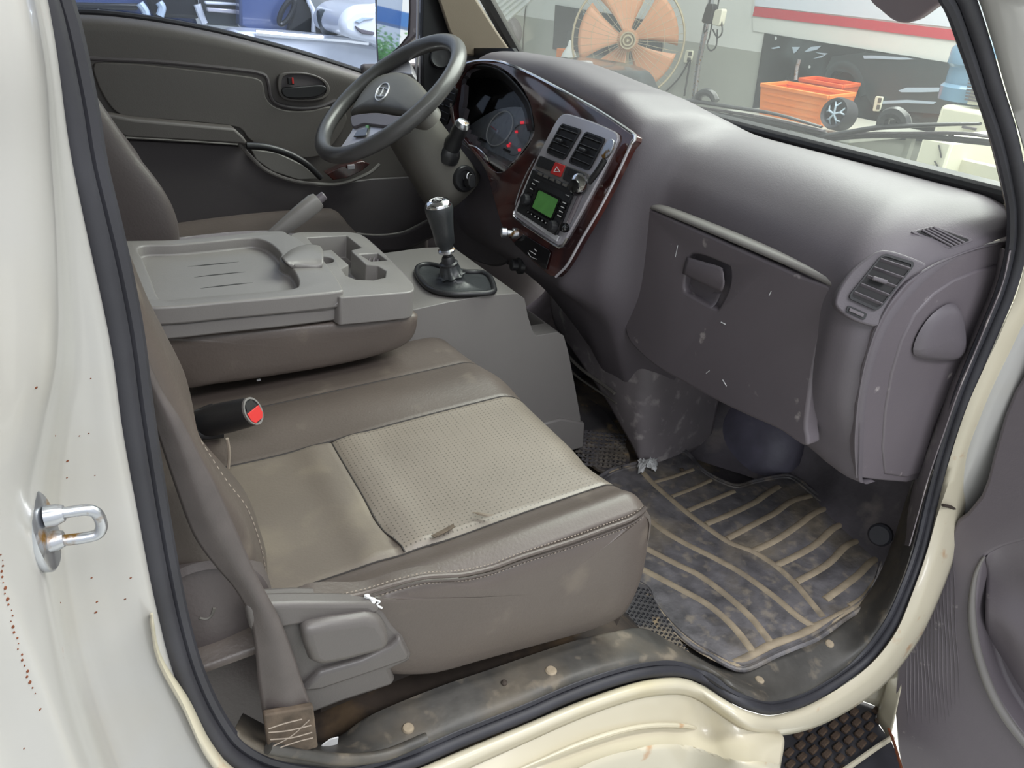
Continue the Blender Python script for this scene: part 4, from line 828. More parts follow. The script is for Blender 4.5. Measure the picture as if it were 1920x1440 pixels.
# ================================================================ passenger seat
seat = thing('front_seat', 'taupe leather passenger seat with perforated centre and stitched edge', 'seat', (.28, .45, .2))
def smooth(a, b, x): t = np.clip((x - a) / (b - a), 0, 1); return t * t * (3 - 2 * t)
SY = [.115, .384, .516]
def seat_pt(s, y):
    """s 0..1 along the top, 1..2 round the front edge and down the front face"""
    crown = .014 * math.exp(-((y - .072) / .024) ** 2) + .008 * math.exp(-((y - .45) / .05) ** 2)
    xf = .548 + .012 * smooth(.12, .25, y) * (1 - smooth(.42, .6, y)) - .012 * smooth(.5, .75, y)
    rx = .034 + .03 * smooth(.10, .2, y); rz = .034 + .035 * smooth(.10, .2, y)
    z0 = .397 + crown; dip = 0
    for c in SY: z0 -= .0022 * math.exp(-((y - c) / .0022) ** 2)
    if s <= 1:
        x = -.08 + (xf - rx + .08) * s
        dip = -.006 * math.exp(-((x - .16) / .12) ** 2) * smooth(.1, .2, y) * (1 - smooth(.4, .5, y)) - (.004 * math.exp(-((x - .27) / .1) ** 2) if .03 < y < .12 else 0)
        w = smooth(.112, .118, y) * (1 - smooth(.380, .388, y))
        dip -= .003 * math.exp(-((x - .218) / .0025) ** 2) * w; dip += .004 * math.exp(-((abs(x - .218) - .030) / .022) ** 2) * w
        return (x, y, z0 + dip)
    t = s - 1
    if t < .5:
        a = t / .5 * math.pi / 2; return (xf - rx + rx * math.sin(a), y, z0 - rz + rz * math.cos(a))
    q = (t - .5) / .5; return (xf - .03 * q ** 1.5 + .006 * math.sin(q * math.pi), y, z0 - rz - q * (.17))
def seat_grid(y0, y1, ny, s0, s1, ns):
    return g_grid([[seat_pt(s, y) for y in np.linspace(y0, y1, ny)] for s in np.linspace(s0, s1, ns)])
sx = (.218 + .08) / (.56 - .064 + .08)
add('outer_bolster', g_thick(seat_grid(.046, .115, 18, 0, 2, 150), (-.002, .0, -.006)), 'leather', seat, angle=70)
add('insert_rear', seat_grid(.115, .384, 60, 0, sx, 60), 'leather_plain', seat, angle=70, label='plainer rear part of the seat centre')
ins = add('insert_front', seat_grid(.115, .384, 60, sx, 2, 110), 'leather_perforated', seat, angle=70, label='perforated front part of the seat centre')
add('inner_bolster', seat_grid(.384, .516, 34, 0, 2, 140), 'leather', seat, angle=70)
add('centre_cushion', g_thick(seat_grid(.516, .80, 40, 0, 2, 130), (-.002, 0, -.006)), 'leather', seat, angle=70)
sideo = [(560, 1128), (684, 1113), (740, 1096), (794, 1083), (840, 1080), (872, 1077), (920, 1066), (969, 1048), (1025, 1030), (1078, 1013), (1130, 994), (1179, 977), (1205, 962), (1214, 958), (1219, 975), (1217, 1020), (1209, 1068), (1196, 1108), (1176, 1145), (1150, 1164), (1100, 1183), (1000, 1211), (900, 1238), (830, 1258), (780, 1266), (700, 1262), (600, 1230)]
so = np.array(PP(sideo, Y=.050)); so_c = so.mean(0); so = cr(so, 130, True)
rws = [[so_c + (q - so_c) * .985 + A((0, .02, 0)) for q in list(so) + [so[0]]], [q + A((0, .004, 0)) for q in list(so) + [so[0]]]]
for s, h_ in ((.985, .000), (.96, -.004), (.90, -.008), (.7, -.012), (.4, -.014), (.0005, -.014)): rws.append([so_c + (q - so_c) * s + A((0, h_, 0)) for q in list(so) + [so[0]]])
sidep = add('side_panel', g_grid(rws), 'leather', seat, angle=70)
pth = [(640, 1122), (684, 1112), (740, 1095), (794, 1082), (840, 1079), (872, 1076), (920, 1065), (969, 1047), (1025, 1029), (1078, 1012), (1130, 993), (1179, 975), (1200, 962), (1211, 950)]
add('piping', [g_tube(PP(pth, Y=.041), .0030, 120, 8), g_tube(PP([(x, y + 9) for x, y in pth], Y=.043), .0016, 120, 6)], 'leather', seat)
pp_ = cr(PP([(x, y - 8) for x, y in pth], Y=.044), 170); pq_ = cr(PP([(x, y + 13) for x, y in pth], Y=.0425), 170)
tag(add('seam_stitch', [g_tube([pp_[i], pp_[i + 1]], .0006, 2, 5) for i in range(0, 168, 2)] + [g_tube([pq_[i], pq_[i + 1]], .0006, 2, 5) for i in range(0, 168, 2)], 'stitch', seat), kind='stuff')
for c in SY: add('seat_seam', g_tube([A(seat_pt(s, c)) + A((0, 0, .0006)) for s in np.linspace(0, 1.5, 60)], .0013, 0, 6), 'seam_dark', seat)
add('seat_seam', g_tube([A(seat_pt(sx, y)) + A((0, 0, .0006)) for y in np.linspace(.117, .382, 40)], .0013, 0, 6), 'seam_dark', seat)
# worn spots on the cushion edge
def onseat(x, y): return P(x, y, Z=.40)
add('torn_flap', g_tube([onseat(x, y) + A((0, 0, .004)) for x, y in [(886, 965), (900, 968), (915, 971), (926, 969)]], [.0006, .003, .0028, .0006], 14, 6, flat=.5), 'beige_trim', seat, label='small torn leather flap')
add('worn_patch', g_plate([onseat(x, y) + A((0, 0, .0012)) for x, y in [(808, 1006), (828, 996), (850, 984), (853, 990), (836, 1000), (815, 1010)]], (0, 0, .0008)), 'belt_worn', seat, smooth=False, label='small worn yellowish patch')
lt = PP([(684, 1116), (700, 1124), (712, 1128), (706, 1134), (716, 1140)], Y=.034); add('loose_thread', [g_tube(lt, .0012, 24, 6), g_lathe(P(697, 1127, Y=.036), (0, -1, .3), [(.004, -.002), (.0045, .001), (.002, .004), (.00001, .0045)], 10), g_lathe(P(688, 1119, Y=.037), (0, -1, .3), [(.003, -.002), (.0035, .001), (.00001, .003)], 9)], 'paper', seat, label='whitish loose foam thread')
# backrest sliver
bR = [(232, 470), (262, 545), (300, 618), (335, 690), (346, 745), (352, 792), (408, 870), (452, 915), (474, 975), (486, 1020), (488, 1075), (484, 1120)]
bL = [(190, 470), (226, 545), (256, 620), (292, 700), (336, 792), (362, 850), (400, 920), (432, 980), (456, 1040), (466, 1090), (468, 1130), (466, 1160)]
RR = PP(bR, Y=.17); LL = PP(bL, Y=.085)
add('backrest', g_loft([[q + A((-.12, .03, 0)) for q in LL], [q + A((-.05, .0, 0)) for q in LL], LL, [lerp(a, b_, .5) + A((.006, -.012, 0)) for a, b_ in zip(LL, RR)], RR, [q + A((-.03, .15, 0)) for q in RR], [q + A((-.05, .40, 0)) for q in RR]], 80, 50), 'leather', seat, angle=70, solid=.003)
stb = cr([lerp(a, b_, .55) + A((.0075, -.0135, 0)) for a, b_ in zip(LL, RR)][5:], 60)
tag(add('backrest_stitch', [g_tube([stb[i], stb[i + 1]], .0007, 2, 5) for i in range(0, 58, 2)], 'stitch', seat), kind='stuff')
add('backrest_seam', g_tube([q + A((-.002, -.001, 0)) for q in stb], .0022, 0, 6), 'leather', seat)
# recliner cover and lever
add('recliner_cover', g_plate(PP([(470, 1140), (560, 1134), (700, 1134), (722, 1148), (738, 1172), (758, 1192), (773, 1226), (771, 1240), (735, 1256), (742, 1275), (738, 1286), (640, 1318), (560, 1350), (500, 1330)], Y=.036), (0, .03, 0), 0), 'seat_plastic', seat, bevel=.006, seg=3, label='grey plastic recliner cover')
add('cover_arm', g_plate(PP([(460, 1136), (560, 1133), (695, 1133), (716, 1146), (700, 1154), (640, 1162), (580, 1170), (520, 1182), (470, 1186)], Y=.026), (0, .02, 0), 0), 'seat_plastic', seat, bevel=.005, seg=3)
add('cover_ridge', g_plate(PP([(600, 1262), (680, 1240), (735, 1214), (752, 1196), (768, 1226), (768, 1238), (700, 1262), (600, 1296), (560, 1300)], Y=.028), (0, .02, 0), 0), 'seat_plastic', seat, bevel=.005, seg=3)
add('recline_lever', g_plate(PP([(566, 1182), (620, 1170), (690, 1160), (716, 1164), (728, 1184), (736, 1212), (716, 1226), (650, 1244), (600, 1254), (582, 1244), (572, 1214)], Y=.014), (0, .024, 0), 0), 'seat_plastic', seat, bevel=.010, seg=4, label='grey recline lever paddle')
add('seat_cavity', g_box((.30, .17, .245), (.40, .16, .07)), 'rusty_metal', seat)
# seat belt
belt = thing('seat_belt', 'brown-grey seat belt strap running down to a worn anchor at the sill', 'seat belt', tuple(P(545, 1370, Y=.03)))
bl = [(130, 300), (160, 430), (200, 560), (235, 660), (266, 733), (292, 800), (325, 900), (362, 1000), (404, 1060), (440, 1102), (468, 1153), (478, 1210), (484, 1280), (494, 1350), (500, 1400)]
br = [(172, 300), (198, 430), (240, 560), (272, 660), (304, 733), (341, 790), (376, 856), (410, 920), (450, 1010), (484, 1085), (518, 1148), (542, 1205), (566, 1275), (588, 1342), (592, 1402)]
Yb = np.linspace(.066, .006, len(bl))
Bl = [P(x, y, Y=yy + .006) for (x, y), yy in zip(bl, Yb)]; Br = [P(x, y, Y=yy) for (x, y), yy in zip(br, Yb)]
strap = add('strap', g_loft([Bl, [lerp(a, b_, .5) + A((.002, -.006, 0)) for a, b_ in zip(Bl, Br)], Br], 90, 12), 'belt_fabric', belt, angle=70, solid=.0016)
we = [P(495, 1342, Y=.004), P(588, 1326, Y=.001), P(597, 1402, Y=.001), P(548, 1416, Y=.001), P(502, 1400, Y=.004)]
wo_ = add('worn_end', g_plate(we, (0, .008, 0)), 'belt_worn', belt, bevel=.002, label='frayed brown stitched fold at the belt anchor')
c33 = c3
add('end_stitch', [g_tube([P(x, y, Y=-.0005) for x, y in c33(l)], .0007, 10, 5) for l in ([(1510, 1060), (1620, 1050), (1750, 1020)], [(1520, 1100), (1640, 1090), (1755, 1060)], [(1530, 1140), (1640, 1080), (1740, 990)], [(1560, 1150), (1680, 1110), (1760, 1090)], [(1510, 1040), (1600, 1010), (1700, 985)])], 'stitch', belt)
# buckle
bk = thing('seat_buckle', 'black seat belt buckle with red release button lying on the cushion', 'buckle', tuple(P(430, 800, Z=.41)))
k0 = P(372, 795, Y=.455); k1 = P(474, 771, Y=.385); kd2 = (k1 - k0) / np.linalg.norm(k1 - k0); KL2 = np.linalg.norm(k1 - k0)
add('buckle_body', g_lathe(k0, kd2, [(.008, -.014), (.018, -.006), (.0215, .01), (.0225, KL2 * .5), (.0210, KL2 * .85), (.0195, KL2)], 28, .8), 'black_plastic', bk, angle=50)
add('buckle_rim', g_lathe(k1, kd2, [(.0200, -.002), (.0200, .0015), (.0172, .0015), (.0172, -.001)], 28, .8), 'console_plastic', bk)
add('release_button', g_plate([k1 + kd2 * .0005 + q for q in [u * .0125 * a_ + w * .0165 * b_ for u, w, _ in [frame_of(kd2)] for a_, b_ in [(-1, .15), (1, .15), (1, -.55), (.6, -.92), (-.6, -.92), (-1, -.55)]]], kd2 * .002), 'red_button', bk, bevel=.0006, label='red release button')
add('buckle_slot', g_plate([k1 + kd2 * .0004 + q for q in [u * .0110 * a_ + w * .0165 * b_ for u, w, _ in [frame_of(kd2)] for a_, b_ in [(-.9, .3), (.9, .3), (.6, .9), (-.6, .9)]]], kd2 * .0008), 'vent_dark', bk, smooth=False)
add('second_buckle', g_tube(PP([(352, 800), (368, 786), (392, 770), (402, 764)], Y=.47), [.010, .012, .010, .007], 16, 12), 'black_plastic', bk)
add('buckle_stalk', g_tube(PP([(344, 770), (356, 795), (372, 812), (400, 812), (418, 810)], Y=.44), .009, 20, 10), 'black_plastic', bk)
add('strap_wear', g_tube(PP([(426, 822), (430, 850), (428, 878)], Y=.36), .0022, 10, 6), 'stitch', bk, label='pale scuff line on the leather behind the buckle')
# ================================================================ folded centre seat with tray
ct = thing('centre_seat_console', 'folded centre seat back with grey plastic tray and cup holders on top', 'console', (.2, .66, .41))
TP = ((0, 0, .578), (.1, 0, 1.))
TN = A((.1, 0, 1.)); TN /= np.linalg.norm(TN)
def T(pts, off=0.): return [P(x, y, pl=(A(TP[0]) + TN * off, TN)) for x, y in pts]
# leather block
BY = .558
cb = [(246, 545), (300, 560), (345, 566), (500, 560), (640, 552), (740, 545), (780, 550), (786, 600), (780, 628), (760, 648), (720, 664), (640, 684), (500, 708), (400, 722), (344, 730), (320, 712), (270, 680)]
cbp = np.array(PP(cb, Y=BY)); cbp[:, 2] = np.minimum(cbp[:, 2], .578 - .1 * cbp[:, 0] - .0505); cbc = cbp.mean(0); cbp = cr(cbp, 110, True); lr = list(cbp) + [cbp[0]]
rwc = [[q + A((0, .27, 0)) for q in lr], [q + A((0, .02, 0)) for q in lr]]
for s, h_ in ((1., .008), (.985, .002), (.95, -.001), (.8, -.004), (.5, -.005), (.0005, -.005)): rwc.append([cbc + (q - cbc) * s + A((0, h_, 0)) for q in lr])
add('leather_block', g_grid(rwc), 'leather', ct, angle=70, subsurf=0)
add('block_far_side', g_plate([q + A((0, .27, 0)) for q in cbp], (0, .01, 0)), 'leather', ct, bevel=.008)
# fore shell and tray lid
fore = [(420, 436), (520, 432), (545, 438), (620, 435), (664, 436), (684, 444), (700, 457), (735, 490), (766, 522), (776, 536), (772, 546), (740, 550), (646, 557), (634, 552), (500, 562), (340, 574), (290, 576), (262, 556), (240, 480), (250, 458)]
fs = add('console_base', g_plate(T([(548, 438), (620, 435), (664, 436), (684, 444), (700, 457), (735, 490), (766, 522), (776, 536), (772, 546), (740, 550), (646, 557), (634, 556), (600, 530), (560, 470)], -.002), -TN * .048, 110), 'console_plastic', ct)
cup = [(576, 447), (650, 443), (678, 466), (658, 471), (662, 476), (686, 498), (708, 500), (724, 510), (722, 522), (700, 527), (668, 526), (648, 518), (640, 506), (654, 498), (622, 470), (596, 472)]
c1 = add('cutter', g_plate([q + TN * .03 for q in T(cup, -.004)], -TN * .074), 'vent_dark', None)
c2_ = add('cutter', g_plate([q + TN * .03 for q in T([(674, 478), (708, 476), (726, 490), (696, 492)], -.004)], -TN * .056), 'vent_dark', None)
c3_ = add('cutter', g_lathe(T([(604, 489)], -.004)[0] + TN * .03, -TN, [(.020, 0), (.020, .07)], 32), 'vent_dark', None)
cut(fs, [c1]); cut(fs, [c2_]); cut(fs, [c3_]); b = fs.modifiers.new('b', 'BEVEL'); b.width = .003; b.segments = 3; b.limit_method = 'ANGLE'; b.angle_limit = math.radians(45)
add('holder_floor', g_plate(T(fore, -.052), -TN * .006, 60), 'dash_lower', ct)
for i in range(3): add('coin_rib', g_tube(T([(692 + i * 8, 492), (694 + i * 8, 485), (702 + i * 7, 481), (712 + i * 5, 483)], -.012), .0016, 12, 6), 'dash_dark', ct)
lid = [(222, 453), (235, 451), (330, 449), (420, 441), (490, 434), (530, 433), (540, 438), (566, 452), (600, 480), (626, 512), (642, 540), (636, 546), (540, 556), (420, 566), (330, 574), (268, 574), (256, 556), (246, 536), (232, 490)]
add('console_lower', g_plate([q - TN * .0285 for q in T([(232, 458), (420, 446), (545, 440), (600, 480), (638, 538), (632, 543), (540, 553), (420, 563), (330, 571), (274, 571), (258, 552), (240, 500)], .006)], -TN * .024, 110), 'console_plastic', ct, bevel=.003)
ld = add('tray_lid', g_plate(T(lid, .006), -TN * .028, 130), 'console_plastic', ct)
rec = [(262, 462), (330, 458), (400, 452), (450, 447), (478, 446), (500, 452), (515, 462), (527, 476), (524, 484), (530, 492), (545, 500), (556, 515), (560, 530), (552, 540), (500, 546), (420, 552), (330, 560), (300, 560), (282, 520), (270, 490)]
c4 = add('cutter', g_plate([q + TN * .03 for q in T(rec, .006)], -TN * .050, 100), 'vent_dark', None)
cut(ld, [c4]); b = ld.modifiers.new('b', 'BEVEL'); b.width = .0035; b.segments = 3; b.limit_method = 'ANGLE'; b.angle_limit = math.radians(45)
add('lid_dome', g_loft([T([(528, 484), (548, 468), (574, 460), (598, 462), (604, 470)], .004), T([(532, 488), (556, 474), (582, 470), (606, 478)], .016), T([(540, 496), (566, 492), (590, 490), (606, 492)], .014), T([(548, 504), (570, 505), (592, 506), (602, 504)], .003)], 24, 16), 'console_plastic', ct, solid=.003, angle=70)
for l in ([(352, 500), (400, 496), (448, 491)], [(364, 520), (410, 515), (460, 510)], [(376, 541), (420, 536), (474, 530)]):
    add('tray_slot', g_tube(T(l, -.0142), [.0006, .0022, .0022, .0006], 20, 8, flat=.5), 'vent_dark', ct)
add('side_step', g_tube([P(x, y, Y=P(x, y, pl=(A(TP[0]) - TN * .020, TN))[1] if 0 else .5485) for x, y in [(256, 570), (300, 603), (360, 606), (480, 594), (600, 580), (628, 572), (641, 560)]], .0018, 40, 6), 'console_plastic', ct)
add('hinge_end', g_plate(PP([(222, 455), (236, 470), (250, 520), (262, 560), (258, 590), (240, 560), (228, 500)], Y=.60), (0, .15, 0)), 'console_plastic', ct, bevel=.004)
# ================================================================ driver seat
ds = thing('front_seat', 'brown leather driver seat beyond the folded centre seat', 'seat', (.25, 1.12, .25))
dp = [(112, 60), (128, 105), (146, 140), (176, 190), (210, 240), (244, 290), (276, 330), (300, 362), (318, 396), (328, 430), (330, 470)]
DL = PP(dp, Y=.90); 
add('backrest', g_loft([[q + A((-.14, .02, 0)) for q in DL], [q + A((-.05, .0, 0)) for q in DL], DL, [q + A((.006, .02, 0)) for q in DL], [q + A((.0, .08, 0)) for q in DL], [q + A((-.03, .14, 0)) for q in DL], [q + A((-.01, .36, 0)) for q in DL], [q + A((-.10, .45, 0)) for q in DL]], 50, 50), 'leather_dark', ds, angle=70, solid=.003)
add('backrest_seam', g_tube([q + A((.004, .008, 0)) for q in DL], .0024, 60, 6), 'leather', ds)
drw = []
for x in np.linspace(.04, .56, 40):
    zt = .455 + .01 * math.sin((x - .04) * 6); fx = smooth(.49, .565, x)
    row_ = []
    for y, dz in ((.86, -.20), (.865, -.06), (.885, -.015), (.93, .0), (1.0, -.008), (1.12, -.012), (1.25, -.008), (1.31, .0), (1.345, -.02), (1.36, -.06), (1.365, -.2)):
        row_.append((x, y, zt + dz - fx ** 2 * .07))
    drw.append(row_)
drw.append([(.57, y, .30) for (_, y, _) in drw[-1]]); drw.append([(.55, y, .25) for (_, y, _) in drw[-1]])
add('cushion', g_grid([cr(r_, 40) for r_ in drw]), 'leather', ds, angle=70, solid=.003)
# ================================================================ driver door
dd_ = thing('driver_door', 'dark grey-brown driver door trim with inner handle and armrest', 'door', (.5, 1.5, .5))
YD = 1.48
top = [(40, 28), (120, 35), (200, 38), (300, 50), (400, 68), (480, 87), (560, 108), (640, 132), (700, 152), (760, 178), (800, 205)]
TPp = PP(top, Y=YD)
low = [(q[0], YD, .02) for q in TPp]
add('door_trim_panel', g_loft([[q + A((0, .05, .004)) for q in TPp], [q + A((0, .02, .006)) for q in TPp], [q + A((0, .0, -.004)) for q in TPp], [q + A((0, -.004, -.03)) for q in TPp], [A((q[0], YD + .004, .62)) + A((0, 0, (q[2] - .8) * .3)) for q in TPp], [A((q[0], YD + .01, .45)) for q in TPp], low], 70, 60), 'door_trim', dd_, angle=60, solid=.003)
add('window_seal', g_tube([q + A((0, .035, .012)) for q in TPp], .007, 70, 8), 'rubber', dd_)
add('window_glass', g_plate([(-.35, YD + .05, .80), (.78, YD + .05, .72), (.86, YD + .05, 1.35), (-.35, YD + .05, 1.42)], (0, .004, 0)), 'door_glass', dd_, smooth=False)
ia = [(174, 128), (182, 118), (240, 119), (300, 124), (420, 138), (482, 147), (494, 160), (499, 184), (515, 200), (545, 208), (585, 207), (620, 200), (650, 215), (640, 250), (605, 290), (560, 296), (520, 288), (482, 272), (462, 256), (444, 239), (350, 228), (250, 221), (220, 212), (200, 190), (184, 160)]
add('trim_insert', g_plate(PP(ia, Y=YD - .010), (0, .012, 0), 110), 'door_trim', dd_, bevel=.003, seg=3)
gr_ = [(142, 107), (200, 111), (300, 116), (420, 128), (490, 138), (503, 156), (508, 182), (522, 196), (560, 203), (600, 200), (630, 188)]
add('trim_groove', g_tube(PP(gr_, Y=YD - .004), .005, 70, 8), 'door_trim_dark', dd_)
add('armrest', g_plate(PP([(190, 213), (250, 224), (440, 241), (456, 256), (470, 276), (455, 272), (440, 270), (240, 259), (205, 245)], Y=YD - .055), (0, .055, 0)), 'door_trim', dd_, bevel=.006, seg=3)
add('armrest_edge', g_tube(PP([(236, 258), (340, 264), (446, 271)], Y=YD - .058), .0022, 20, 6), 'console_plastic', dd_)
add('lower_panel', g_plate(PP([(230, 262), (450, 274), (490, 312), (540, 338), (600, 348), (700, 335), (800, 330), (820, 400), (800, 440), (640, 440), (300, 440), (250, 330)], Y=YD - .006), (0, .01, 0)), 'door_trim_dark', dd_, bevel=.003)
add('pull_handle', g_tube(PP([(462, 273), (500, 276), (540, 288), (575, 308), (602, 334)], Y=YD - .06), [.009, .009, .009, .008], 36, 10), 'black_plastic', dd_)
add('pocket_rim', g_tube(PP([(448, 268), (468, 292), (500, 320), (545, 338), (590, 345), (640, 344), (690, 326), (712, 308)], Y=YD - .045), .005, 50, 8), 'console_plastic', dd_)
add('pull_cup', g_plate(PP([(470, 280), (520, 286), (570, 310), (600, 336), (560, 338), (510, 322), (480, 300)], Y=YD - .02), (0, .02, 0)), 'console_plastic', dd_, bevel=.003)
add('switch_plate', g_plate(PP([(612, 326), (640, 312), (680, 302), (694, 308), (680, 320), (650, 334), (625, 338)], Y=YD - .05), (0, .03, 0)), 'wood_trim', dd_, bevel=.002, label='red-brown window switch plate')
add('window_switch', g_box(P(658, 313, Y=YD - .056), (.02, .006, .012)), 'silver_plastic', dd_, bevel=.001)
ho = ell(571, 167, 51, 29, 6, 40); ho = [(x, y + (4 if x < 540 else 0)) for x, y in ho]
hq_ = [(524, 142), (540, 136), (575, 137), (603, 146), (617, 160), (617, 176), (605, 186), (575, 190), (540, 188), (526, 180), (521, 160)]
add('handle_bezel', g_ring(cr(PP(hq_, Y=YD - .018), 50, True), [lerp(q, P(571, 164, Y=YD - .018), .14) for q in cr(PP(hq_, Y=YD - .018), 50, True)], (0, .014, 0)), 'door_trim', dd_, bevel=.0015)
add('handle_cup', g_plate(cr(PP(hq_, Y=YD - .010), 50, True), (0, .004, 0)), 'door_trim_dark', dd_)
add('inner_handle', g_plate(cr(PP([(530, 166), (560, 163), (600, 160), (612, 164), (608, 174), (590, 182), (550, 184), (533, 180)], Y=YD - .024), 40, True), (0, .012, 0)), 'black_plastic', dd_, bevel=.002)
add('lock_tab', g_box(P(545, 152, Y=YD - .022), (.014, .012, .016)), 'black_plastic', dd_, bevel=.001)
add('lock_mark', g_box(P(549, 151, Y=YD - .029), (.004, .002, .014)), 'red_button', dd_, smooth=False)
add('map_pocket', g_loft([PP([(640, 432), (668, 438), (700, 441), (730, 440), (760, 434), (796, 416), (830, 400)], Y=YD - .06), PP([(640, 445), (668, 462), (700, 470), (730, 472), (760, 468), (796, 452), (830, 436)], Y=YD - .05)], 40, 6), 'door_trim_dark', dd_, solid=.004)
add('pocket_edge', g_tube(PP([(640, 432), (668, 438), (700, 441), (730, 440), (760, 434), (796, 416), (830, 400)], Y=YD - .06), .0035, 40, 8), 'console_plastic', dd_)
# ================================================================ mats and scraps
fm = thing('floor_mat', 'dusty black rubber floor mat with raised ribs in the passenger footwell', 'mat', (1.0, .3, 0))
c5 = C(3, 3, 1100, 800)
mo = c5([(-60, 420), (110, 258), (300, 200), (450, 145), (520, 125), (570, 150), (640, 230), (700, 275), (770, 310), (850, 332), (950, 305), (1060, 282), (1140, 275), (1195, 300), (1280, 370), (1370, 440), (1470, 500), (1555, 545), (1590, 600), (1640, 680), (1695, 720), (1680, 800), (1650, 890), (1570, 1000), (1440, 1090), (1300, 1190), (1180, 1240), (1060, 1290), (900, 1365), (810, 1352), (700, 1290), (600, 1235), (480, 1130), (380, 1010), (320, 900), (100, 800), (-60, 640)])
MZ = .004
mp = np.array(PP(mo, Z=MZ)); mp[:, 1] = np.maximum(mp[:, 1], -.035)
matb = add('mat_base', g_plate(cr(mp, 170, True), (0, 0, .007)), 'rubber_mat', fm, bevel=.002)
RZ = MZ + .008
edges = cr(PP(mo, Z=RZ), 170, True); edges[:, 1] = np.maximum(edges[:, 1], -.031); mc = edges.mean(0)
add('mat_rim', [g_tube([q for q in edges], .0045, 0, 8, closed=True), g_tube([mc + (q - mc) * .965 for q in edges], .0028, 0, 6, closed=True)], 'rubber_mat', fm)
ribs = [([(310, 250), (370, 315), (430, 370), (560, 480), (680, 570), (800, 650), (930, 700), (1060, 780), (1170, 880), (1240, 960), (1330, 1070)], .0055),
        ([(380, 312), (490, 280), (600, 240)], .0042), ([(480, 392), (590, 350), (700, 300)], .0042), ([(570, 472), (690, 420), (830, 362)], .0050),
        ([(670, 548), (810, 490), (940, 428), (1010, 380), (1080, 335)], .0058), ([(790, 630), (920, 560), (1050, 490), (1150, 420), (1260, 388)], .0058),
        ([(930, 702), (1060, 640), (1180, 560), (1290, 480), (1390, 450)], .0060), ([(1060, 782), (1180, 725), (1290, 660), (1390, 570), (1480, 538)], .0060),
        ([(1180, 872), (1280, 820), (1370, 760), (1460, 670), (1550, 632)], .0058), ([(1340, 972), (1440, 900), (1530, 830), (1600, 760), (1670, 728)], .0058),
        ([(1480, 1012), (1550, 970), (1620, 905)], .0055),
        ([(300, 500), (360, 530), (440, 590), (560, 660), (720, 740), (880, 830), (1060, 960), (1190, 1070), (1290, 1130)], .0058),
        ([(300, 660), (345, 690), (500, 770), (640, 840), (800, 960), (930, 1080), (1040, 1220)], .0058),
        ([(270, 780), (330, 810), (500, 900), (680, 1000), (820, 1120), (940, 1270)], .0058),
        ([(390, 1010), (480, 1130), (600, 1230), (700, 1290), (810, 1342)], .0055),
        ([(810, 1342), (940, 1280), (1040, 1225), (1180, 1180), (1290, 1125), (1400, 1075), (1530, 1000), (1610, 910), (1650, 850)], .0065),
        ([(120, 255), (220, 222), (320, 190)], .005), ([(320, 190), (430, 165), (525, 145)], .0035)]
for l, w_ in ribs: add('mat_rib', g_tube(PP(c5(l), Z=RZ - .001), w_ * 1.25, 60, 8, flat=.45, up=(0, 0, 1)), 'rubber_rib', fm)
tr = thing('tread_mat', 'textured rubber floor covering beside the gear console', 'mat', (1.0, .75, 0))
to_ = [(1030, 772), (1064, 742), (1096, 744), (1128, 764), (1152, 792), (1172, 828), (1180, 866), (1140, 884), (1100, 860)]
add('tread_base', g_plate(PP(to_, Z=.012), (0, 0, -.01), 50), 'floor_rubber', tr, bevel=.002)
tb = []
for i in range(26):
    for j in range(9):
        x, y = 1066 + i * 4.4 - j * 1.0, 806 + j * 7.5 + (i % 2) * 1.5 + i * .4
        if x > 1172 or x < 1062 + j * 4: continue
        q = P(x, y, Z=.014); s = random.uniform(.8, 1.1)
        tb.append(g_box(q, (.0052 * s, .010 * s, .004), ((1, .6, 0), (-.6, 1, 0), (0, 0, 1))))
tag(add('tread_block', tb, 'rubber_mat', tr, smooth=False), kind='stuff')
t2 = thing('tread_mat', 'diamond-tread rubber pad between the seat corner and the sill trim', 'mat', (.6, .08, .12))
tq = [(1090, 1190), (1150, 1100), (1185, 1086), (1212, 1098), (1238, 1142), (1264, 1186), (1296, 1226), (1240, 1216), (1190, 1204)]
tpl = ((0, 0, .020), (0, 0, 1))
add('tread_base', g_plate(PP(tq, pl=tpl), (0, 0, -.004), 0), 'floor_rubber', t2, bevel=.001)
tb = []
for i in range(20):
    for j in range(17):
        x, y = 1120 + i * 8.5 + (j % 2) * 4.2, 1090 + j * 7.6 + i * 1.6
        # keep inside outline
        ins_ = False; k = len(tq)
        for a_ in range(k):
            (xa, ya), (xb, yb_) = tq[a_], tq[a_ - 1]
            if (ya > y) != (yb_ > y) and x < (xb - xa) * (y - ya) / (yb_ - ya) + xa: ins_ = not ins_
        if ins_: 
            q = P(x, y, pl=tpl); tb.append(g_box(q + A((0, 0, .001)), (.0042, .0018, .003), ((1, 1, 0), (-1, 1, 0), (0, 0, 1)))); tb.append(g_box(q + A((.002, 0, .001)), (.0018, .0042, .003), ((1, 1, 0), (-1, 1, 0), (0, 0, 1))))
tag(add('tread_block', tb, 'rubber', t2, smooth=False), kind='stuff')
# ribbed driver floor
df = thing('driver_floor_mat', 'dark ribbed rubber mat on the driver footwell floor', 'mat', (.75, 1.2, .0))
add('mat_base', g_box((.90, 1.18, .004), (.55, .44, .012)), 'rubber', df, bevel=.003)
for i in range(12):
    add('mat_rib', g_tube(PP([(752 + i * 1.5, 446 + i * 9), (800 + i, 441 + i * 9), (850 + i, 450 + i * 9)], Z=.014), .006, 14, 6), 'rubber', df)
